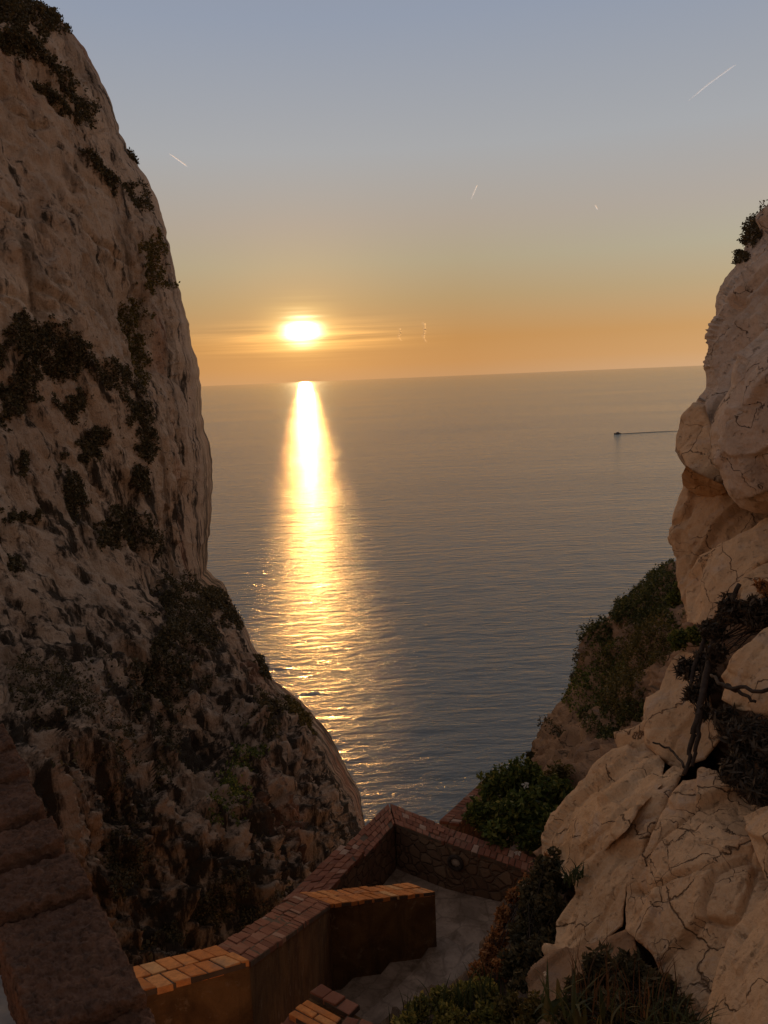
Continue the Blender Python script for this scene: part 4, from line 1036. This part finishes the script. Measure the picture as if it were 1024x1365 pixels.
# dead roots and branches over the rocks
def branch(label, chains, mat='bark', name='dead_branch', cat='branch'):
    A = Acc(); rg = np.random.default_rng(int(chains[0][0][0]))
    for ch in chains:
        pts = np.array([at(x, y, t) for x, y, t, r in ch]); rs = np.array([r * t / F for x, y, t, r in ch])
        u = np.linspace(0, len(ch) - 1, 5 * len(ch)); P = np.stack([np.interp(u, range(len(ch)), pts[:, k]) for k in range(3)], 1); Rr = np.interp(u, range(len(ch)), rs)
        P += fbm(np.c_[u * 1.7, u * 0 + ch[0][0], u * 0], 3)[:, None] * np.array([1, .5, 1]) * rs.mean() * 1.6
        A.add(*tube(P, Rr, 7))
    return tag(A.build(name, M[mat], None, True), label, cat)


branch('dead roots hanging down the smooth block like a wishbone', [[(958, 830, 8.3, 5), (946, 880, 8.0, 5), (936, 930, 7.6, 4.5), (928, 965, 7.4, 4), (920, 1000, 7.3, 3), (915, 1028, 7.2, 2.5)], [(934, 945, 7.5, 4), (930, 985, 7.3, 3), (924, 1020, 7.2, 2.2)],
        [(985, 780, 8.3, 3), (970, 812, 8.3, 4), (955, 845, 8.2, 4)], [(940, 850, 8.3, 3), (926, 890, 8.1, 3), (918, 930, 7.9, 2)]])
branch('dark forked dead branch lying across the triangular boulder', [[(948, 900, 7.1, 2), (962, 912, 6.5, 2.6), (985, 919, 6.3, 2.6), (1024, 919, 6.1, 2.8), (1080, 916, 5.9, 3)], [(968, 914, 6.5, 3), (990, 925, 6.3, 2.5), (1006, 938, 6.2, 2)]])
branch('thin curved twig lying on the face of the smooth block', [[(870, 990, 8.1, 1.2), (888, 995, 8.0, 1.4), (900, 1005, 7.8, 1.6), (912, 1022, 7.3, 1.8)]])

# ------------------------------------------------------------------ boat
bp = W(823, 578, 0.6); bdv = np.array([-1.0, -0.12, 0]); bdv /= np.linalg.norm(bdv); bsv = np.array([-bdv[1], bdv[0], 0])
bo = thing('motor_boat', 'small dark motor boat crossing the sea on the right', 'boat', (bp[0], bp[1], 0))
def hullpts(L, Wd, z0, z1):
    st = [(-0.5, .8), (-0.2, 1), (0.15, .95), (0.38, .55), (0.5, .02)]; V = []
    for u, ww in st:
        for z, k in ((z0, .6), (z1, 1.0)):
            for sgn in (-1, 1):
                V.append(np.array([bp[0], bp[1], 0]) + bdv * L * u + bsv * Wd * 0.5 * ww * k * sgn + np.array([0, 0, z + (0.35 if z == z1 and u > .3 else 0)]))
    Fc = []
    for i in range(len(st) - 1):
        a_ = 4 * i; b_ = a_ + 4
        Fc += [(a_, b_, b_ + 2, a_ + 2), (a_ + 1, a_ + 3, b_ + 3, b_ + 1), (a_ + 2, b_ + 2, b_ + 3, a_ + 3), (a_, a_ + 1, b_ + 1, b_)]
    Fc += [(0, 2, 3, 1), (16, 17, 19, 18)]
    return V, Fc
M['hull'] = simple_mat('painted_hull', (0.10, 0.09, 0.09), 0.5, 5, 0.05, 0.01); M['cabin'] = simple_mat('cabin_paint', (0.16, 0.15, 0.14), 0.5, 5, 0.05, 0.01)
mesh_obj('hull', *hullpts(11, 3.6, -0.3, 1.3), M['hull'], bo, False)
A = Acc(); cc = np.array([bp[0], bp[1], 2.9]); A_q = [cc + bdv * x + bsv * y for x, y in ((-2.6, -1.2), (1.4, -1.0), (1.4, 1.0), (-2.6, 1.2))]; box8(A, A_q, 1.7); A.build('cabin', M['cabin'], bo)
mesh_obj('mast', *tube([cc + bdv * -1 + np.array([0, 0, -.1]), cc + bdv * -1.2 + np.array([0, 0, 1.4])], [0.12, 0.06], 6), M['cabin'], bo)
# wake: low ridges of disturbed water trailing behind
M['foam'] = simple_mat('wake_water', (0.2, 0.19, 0.17), 0.35, 2, 0.6, 0.3)
A = Acc(); p0 = np.array([bp[0], bp[1], 0.0])
for sgn in (-1, 1):
    P = [p0 - bdv * d_ + bsv * sgn * (1.5 + d_ * 0.035) + np.array([0, 0, 0.12]) for d_ in np.linspace(6, 100, 30)]
    A.add(*tube(P, np.linspace(0.28, 0.08, 30), 6))
tag(A.build('boat_wake', M['foam'], None, True), 'long thin wake trailing right behind the boat', 'wake', None, 'stuff')

# ------------------------------------------------------------------ vapour trails
mt, nt, b, out = mat_new('vapour'); N = NT(nt); nt.nodes.remove(b)
rf = N.n('ShaderNodeBsdfRefraction'); tr = N.n('ShaderNodeBsdfTranslucent'); tp = N.n('ShaderNodeBsdfTransparent')
for x in (rf, tr): x.inputs[0].default_value = (1, 1, 1, 1)
rf.inputs['Roughness'].default_value = 0.62; rf.inputs['IOR'].default_value = 1.25
mx = N.n('ShaderNodeAddShader'); N.l(rf.outputs[0], mx.inputs[0]); N.l(tr.outputs[0], mx.inputs[1])
m2 = N.n('ShaderNodeMixShader'); dens = N.val(N.noise(N.coords(), 0.004, 4, 0.6), 0.25, 0.5)
lw = N.n('ShaderNodeLayerWeight'); lw.inputs[0].default_value = 0.5
N.l(N.math('MULTIPLY', N.math('MULTIPLY', dens, 0.34), N.math('SUBTRACT', 1.0, lw.outputs['Facing'])), m2.inputs[0]); N.l(tp.outputs[0], m2.inputs[1]); N.l(mx.outputs[0], m2.inputs[2]); N.l(m2.outputs[0], out.inputs[0])
M['vapour'] = mt
mt = mt.copy(); mt.name = 'thin_vapour'; M['thin_vapour'] = mt
for n in mt.node_tree.nodes:
    if n.type == 'MATH' and abs(n.inputs[1].default_value - 0.34) < 1e-4: n.inputs[1].default_value = 0.04


def trail(label, pts, t, r, name='vapour_trail', cat='vapour trail', group='short vapour trails in the evening sky', wob=0.0):
    n = 40; P = np.array(pts, float); u = np.linspace(0, len(P) - 1, n); X_ = np.interp(u, range(len(P)), P[:, 0]); Y_ = np.interp(u, range(len(P)), P[:, 1])
    if wob:
        X_ = X_ + fbm(np.c_[u * 3, u * 0 + pts[0][0], u * 0], 3) * wob; Y_ = Y_ + fbm(np.c_[u * 3, u * 0 + 9 + pts[0][0], u * 0], 3) * wob
    Q_ = at(X_, Y_, np.full(n, t)); v = u / u[-1]
    prof = np.minimum(1, np.minimum(v * 3.0, (1 - v) * 8) + 0.12) * (1 + (0.6 * fbm(np.c_[u * 5, u * 0, u * 0 + 3], 2) if wob else 0))
    o = mesh_obj(name, *tube(Q_, np.abs(prof) * r * t / F, 8), M['thin_vapour' if wob else 'vapour'], None, True)
    return tag(o, label, cat, group)


trail('longest white vapour trail high above the right cliff', [(917, 135), (945, 112), (981, 86)], 22000, 1.3)
trail('short slanting vapour trail beside the left cliff', [(226, 205), (251, 223)], 22000, 1.2)
trail('short steep vapour trail high right of the sun', [(628, 266), (636, 247)], 22000, 1.0)
trail('tiny dash of vapour trail nearest the right cliff top', [(797, 280), (793, 273)], 22000, 1.2)
trail('left of two curling vapour wisps low over the horizon', [(536, 455), (531, 449), (535, 443), (532, 437)], 24000, 2.2, 'vapour_wisp', 'cloud', 'curling vapour wisps low over the sea', 2.0)
trail('taller right vapour wisp of the pair low over the horizon', [(569, 457), (564, 449), (567, 439), (563, 428)], 24000, 2.6, 'vapour_wisp', 'cloud', 'curling vapour wisps low over the sea', 2.2)
